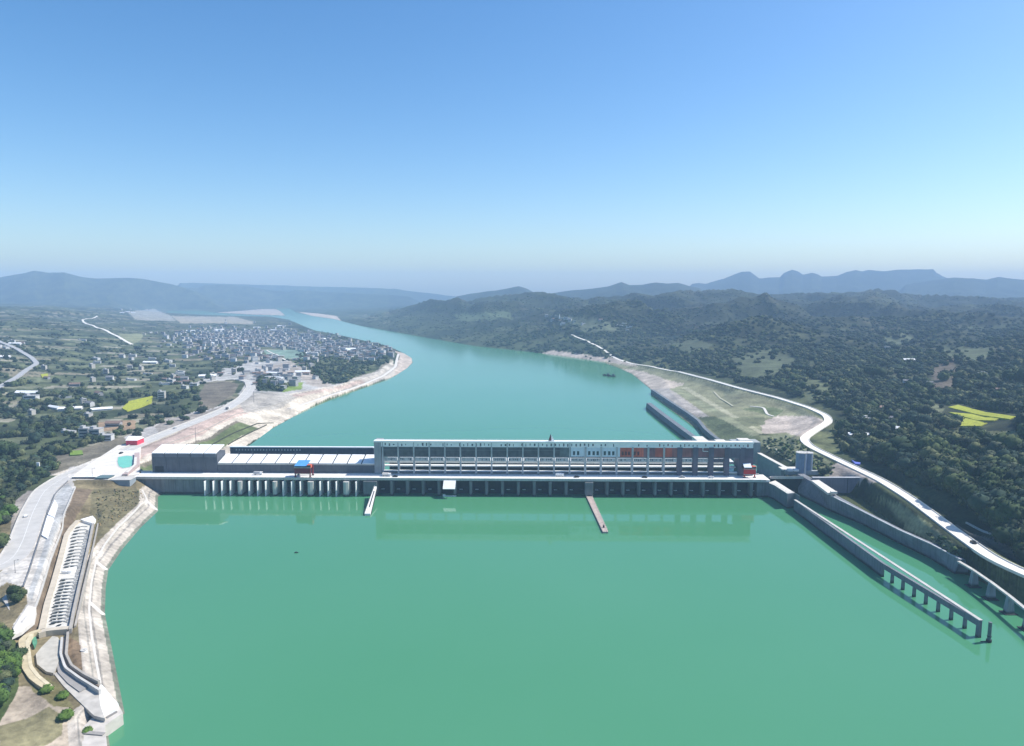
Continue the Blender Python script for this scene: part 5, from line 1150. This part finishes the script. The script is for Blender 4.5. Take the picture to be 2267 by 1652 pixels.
# grass tufts and weeds on the terrace by the dam
TG = ((205,1090),(250,1083),(312,1086),(318,1102),(262,1150),(222,1165),(208,1130)); g_ = scatter(TG, 380, nogo=False)
mass('weeds', 'dry weeds and low scrub on the terrace by the dam', 'weeds', g_, .25+.4*RNG.random(len(g_)), P_MID, np.array((3.6, 2.3, 2.4)))
SG = ((1690,975),(1740,965),(1775,985),(1800,1005),(1850,1030),(1840,1055),(1760,1030),(1690,990)); g2 = scatter(SG, 500, nogo=False)
mass('slope_scrub', 'green scrub on the slope behind the silos', 'scrub', g2, .8+1.2*RNG.random(len(g2)), P_MID, 1.8)
SG = ((2050,1180),(2090,1190),(2130,1225),(2120,1246),(2080,1215)); g3 = scatter(SG, 160, nogo=False)
mass('bank_scrub', 'green scrub on the bank between the white road and the lock wall', 'scrub', g3, .7+1.0*RNG.random(len(g3)), P_MID, 1.6)
# ------------------------------------------------------------------ houses
hw = [mat('house_white', (.52,.52,.51), .8, .06, .3), mat('house_cream', (.42,.40,.36), .8, .06, .3), mat('house_grey', (.30,.30,.31), .8, .08, .3)]
hr = [mat('roof_tile_grey', (.17,.17,.18), .8, .15, .5), mat('roof_tile_brown', (.22,.15,.12), .8, .15, .5), mat('roof_flat', (.36,.36,.36), .8, .1, .3)]
def house_proto(w_, d, h, wm_, rm_, gable, detail):
    t = bpy.data.objects.new('house', None); COL.objects.link(t)
    m = MB(); m.box(-w_/2, w_/2, -d/2, d/2, -3, h)
    if gable: m.add([(-w_/2,-d/2,h),(-w_/2,d/2,h),(-w_/2,0,h+d*.28),(w_/2,-d/2,h),(w_/2,d/2,h),(w_/2,0,h+d*.28)], [(1,0,2),(3,4,5)])
    m.build('wall', wm_, t)
    m = MB(); o_ = .5
    if gable:
        e = d*.28; q = o_*e/(d/2)
        for s_ in (-1, 1): m.hexa([(-w_/2-o_, s_*(d/2+o_), h-q), (w_/2+o_, s_*(d/2+o_), h-q), (w_/2+o_, 0, h+e), (-w_/2-o_, 0, h+e)], [(-w_/2-o_, s_*(d/2+o_), h-q+.25), (w_/2+o_, s_*(d/2+o_), h-q+.25), (w_/2+o_, 0, h+e+.25), (-w_/2-o_, 0, h+e+.25)])
    else: m.box(-w_/2-.3, w_/2+.3, -d/2-.3, d/2+.3, h, h+.35); m.box(-w_/2+1, -w_/2+4, -d/2+1, d/2-2, h+.35, h+2.4)
    m.build('roof', rm_, t)
    if detail:
        fl = max(1, int(h/3)); nw = max(2, int(w_/3))
        for f in range(fl):
            m = MB()
            m.box(-w_/2+1, w_/2-1, -d/2-.07, -d/2, f*3+1.0, f*3+2.3); m.build('window_band', glass_m, t)
    return t
HP = [house_proto(11, 8, 6.5, hw[0], hr[0], True, 1), house_proto(13, 8, 6.2, hw[0], hr[2], False, 1), house_proto(9, 9, 9.5, hw[1], hr[2], False, 1),
      house_proto(15, 7, 4, hw[2], hr[1], True, 1), house_proto(16, 9, 5.5, hw[0], hr[2], False, 1), house_proto(34, 9, 3.2, hw[0], roof_m, True, 0), house_proto(22, 7, 3.0, hw[0], hr[2], False, 0)]
hused = set(); SPOTS_H = []
def put_house(p, k, label, group, s=1.0, rz=None):
    for q in SPOTS_H:
        if math.hypot(p[0]-q[0], p[1]-q[1]) < 13*s: return
    SPOTS_H.append(p)
    o = HP[k] if k not in hused else copy_tree(HP[k]); hused.add(k)
    o.location = tuple(p); o.scale = (s,)*3; o.rotation_euler = (0, 0, RNG.normal()*.35 if rz is None else rz); return tag(o, label, 'house', group)
CL = (  # centre u, v, spread u, v, count, what
 (560,748,130,20,90,'small white house in the valley town by the river bend','houses of the valley town'),
 (470,738,70,16,30,'small white house in the valley town by the river bend','houses of the valley town'),
 (700,768,80,16,40,'small white house under the trees near the river point','houses near the river point'),
 (600,840,70,26,26,'pale house on the bare building ground behind the embankment','houses on the bare ground'),
 (420,845,60,14,16,'pale farmhouse along the lane in the left farmland','farmhouses along the lane'),
 (240,800,200,50,26,'scattered white farmhouse in the left farmland','scattered farmhouses'),
 (150,890,140,40,16,'white farmhouse among the near left trees','farmhouses among near trees'),
 (20,770,25,10,8,'white house at the left edge on the hillside','left edge hill houses'),
 (1240,712,50,12,16,'white house of the small hamlet across the river','far right hamlet houses'),
 (1380,726,30,8,5,'white house of the small hamlet across the river','far right hamlet houses'),
 (2000,860,200,90,14,'lone pale farmhouse in the right hillside wood','hillside farmhouses'),
 (1960,925,50,20,6,'pale farmhouse in the wood above the white road bend','farmhouses above the bend'),
 (290,690,40,6,8,'white building on the far bright flat by the inlet','buildings on the far flat'))
for cu, cv, su, sv, n, lb, gp in CL:
    u = cu+RNG.normal(size=n)*su*.55; v = cv+RNG.normal(size=n)*sv*.55; P = hit(u, v)
    for p in P:
        d = shore_d(np.array([p[0]]), np.array([p[1]]))[0]; uv = proj(*p)
        if d > 22 and p[1] < 6000 and not any(inpoly(np.array(uv[0]), np.array(uv[1]), q) for q in (NOGO[0], NOGO[2], NOGO[3], NOGO[4], NOGO[5], NOGO[9])) and not any(np.hypot(Q[:, 0]-p[0], Q[:, 1]-p[1]).min() < 16 for _, Q in RDIST): put_house(p, int(RNG.integers(7)), lb, gp, .62+.35*RNG.random())
# the rest of the town, beyond the three hundred nearest, as one mass of small roofs
tm = MB(); REST = []
for cu, cv, su, sv, n in ((590,752,160,24,620),(720,772,90,18,480),(805,780,60,14,240),(480,750,110,24,240),(560,785,110,18,160),(610,838,60,20,70)):
    u = cu+RNG.normal(size=n)*su*.5; v = cv+RNG.normal(size=n)*sv*.5; P = hit(u, v); D = shore_d(P[:, 0], P[:, 1])
    for p, d in zip(P, D):
        uv = proj(*p)
        if d < 20 or p[1] > 5500 or uv[0] > 872 or inpoly(np.array(uv[0]), np.array(uv[1]), NOGO[2]): continue
        if any((p[0]-q[0])**2+(p[1]-q[1])**2 < 110 for q in SPOTS_H+REST): continue
        REST.append(p); w2, d2, h2 = 3+3.5*RNG.random(), 3+2*RNG.random(), 3+7*RNG.random()**2; a = RNG.normal()*.3; c, s_ = math.cos(a), math.sin(a); mi = int(RNG.integers(4))
        q = [(p[0]+x*c-y*s_, p[1]+x*s_+y*c) for x, y in ((-w2,-d2),(w2,-d2),(w2,d2),(-w2,d2))]
        tm.hexa([(x, y, p[2]-2) for x, y in q], [(x, y, p[2]+h2) for x, y in q], mi if mi < 3 else 2)
        e = [(p[0]+(x-p[0])*1.08, p[1]+(y-p[1])*1.08) for x, y in q]; tm.hexa([(x, y, p[2]+h2+.01) for x, y in e], [(x, y, p[2]+h2+.4) for x, y in e], 3+int(RNG.integers(3)))
o = tm.build('distant_houses', hw+hr); tag(o, 'tightly packed grey and white roofs of the river bend town', 'town', kind='stuff')
for (u, v, k, s, lb) in ((190,968,2,1.0,'cream three storey house left of the pale twin houses'), (214,972,2,1.1,'pale house nearest the red pavilion among the left trees'), (236,975,1,.9,'white flat roofed house close to the brown field'), (252,944,3,1.0,'low brown roofed shed on the brown field'), (70,888,1,1.2,'long white roofed shed in the near left farmland')):
    put_house(hit(u, v)[0], k, lb, None, s, 0.1)
p = hit(1238, 706)[0]; o = thing('white_monument', 'slender white tower above the small hamlet across the river', 'tower', tuple(p)); m = MB(); m.bar((0,0,-2), (0,0,8), 2.0, n=10, r2=1.5); m.build('shaft', white_m, o); m = MB(); m.bar((0,0,8), (0,0,15), 1.5, n=10, r2=.4); m.build('spire', white_m, o)
p = hit(696, 885)[0]
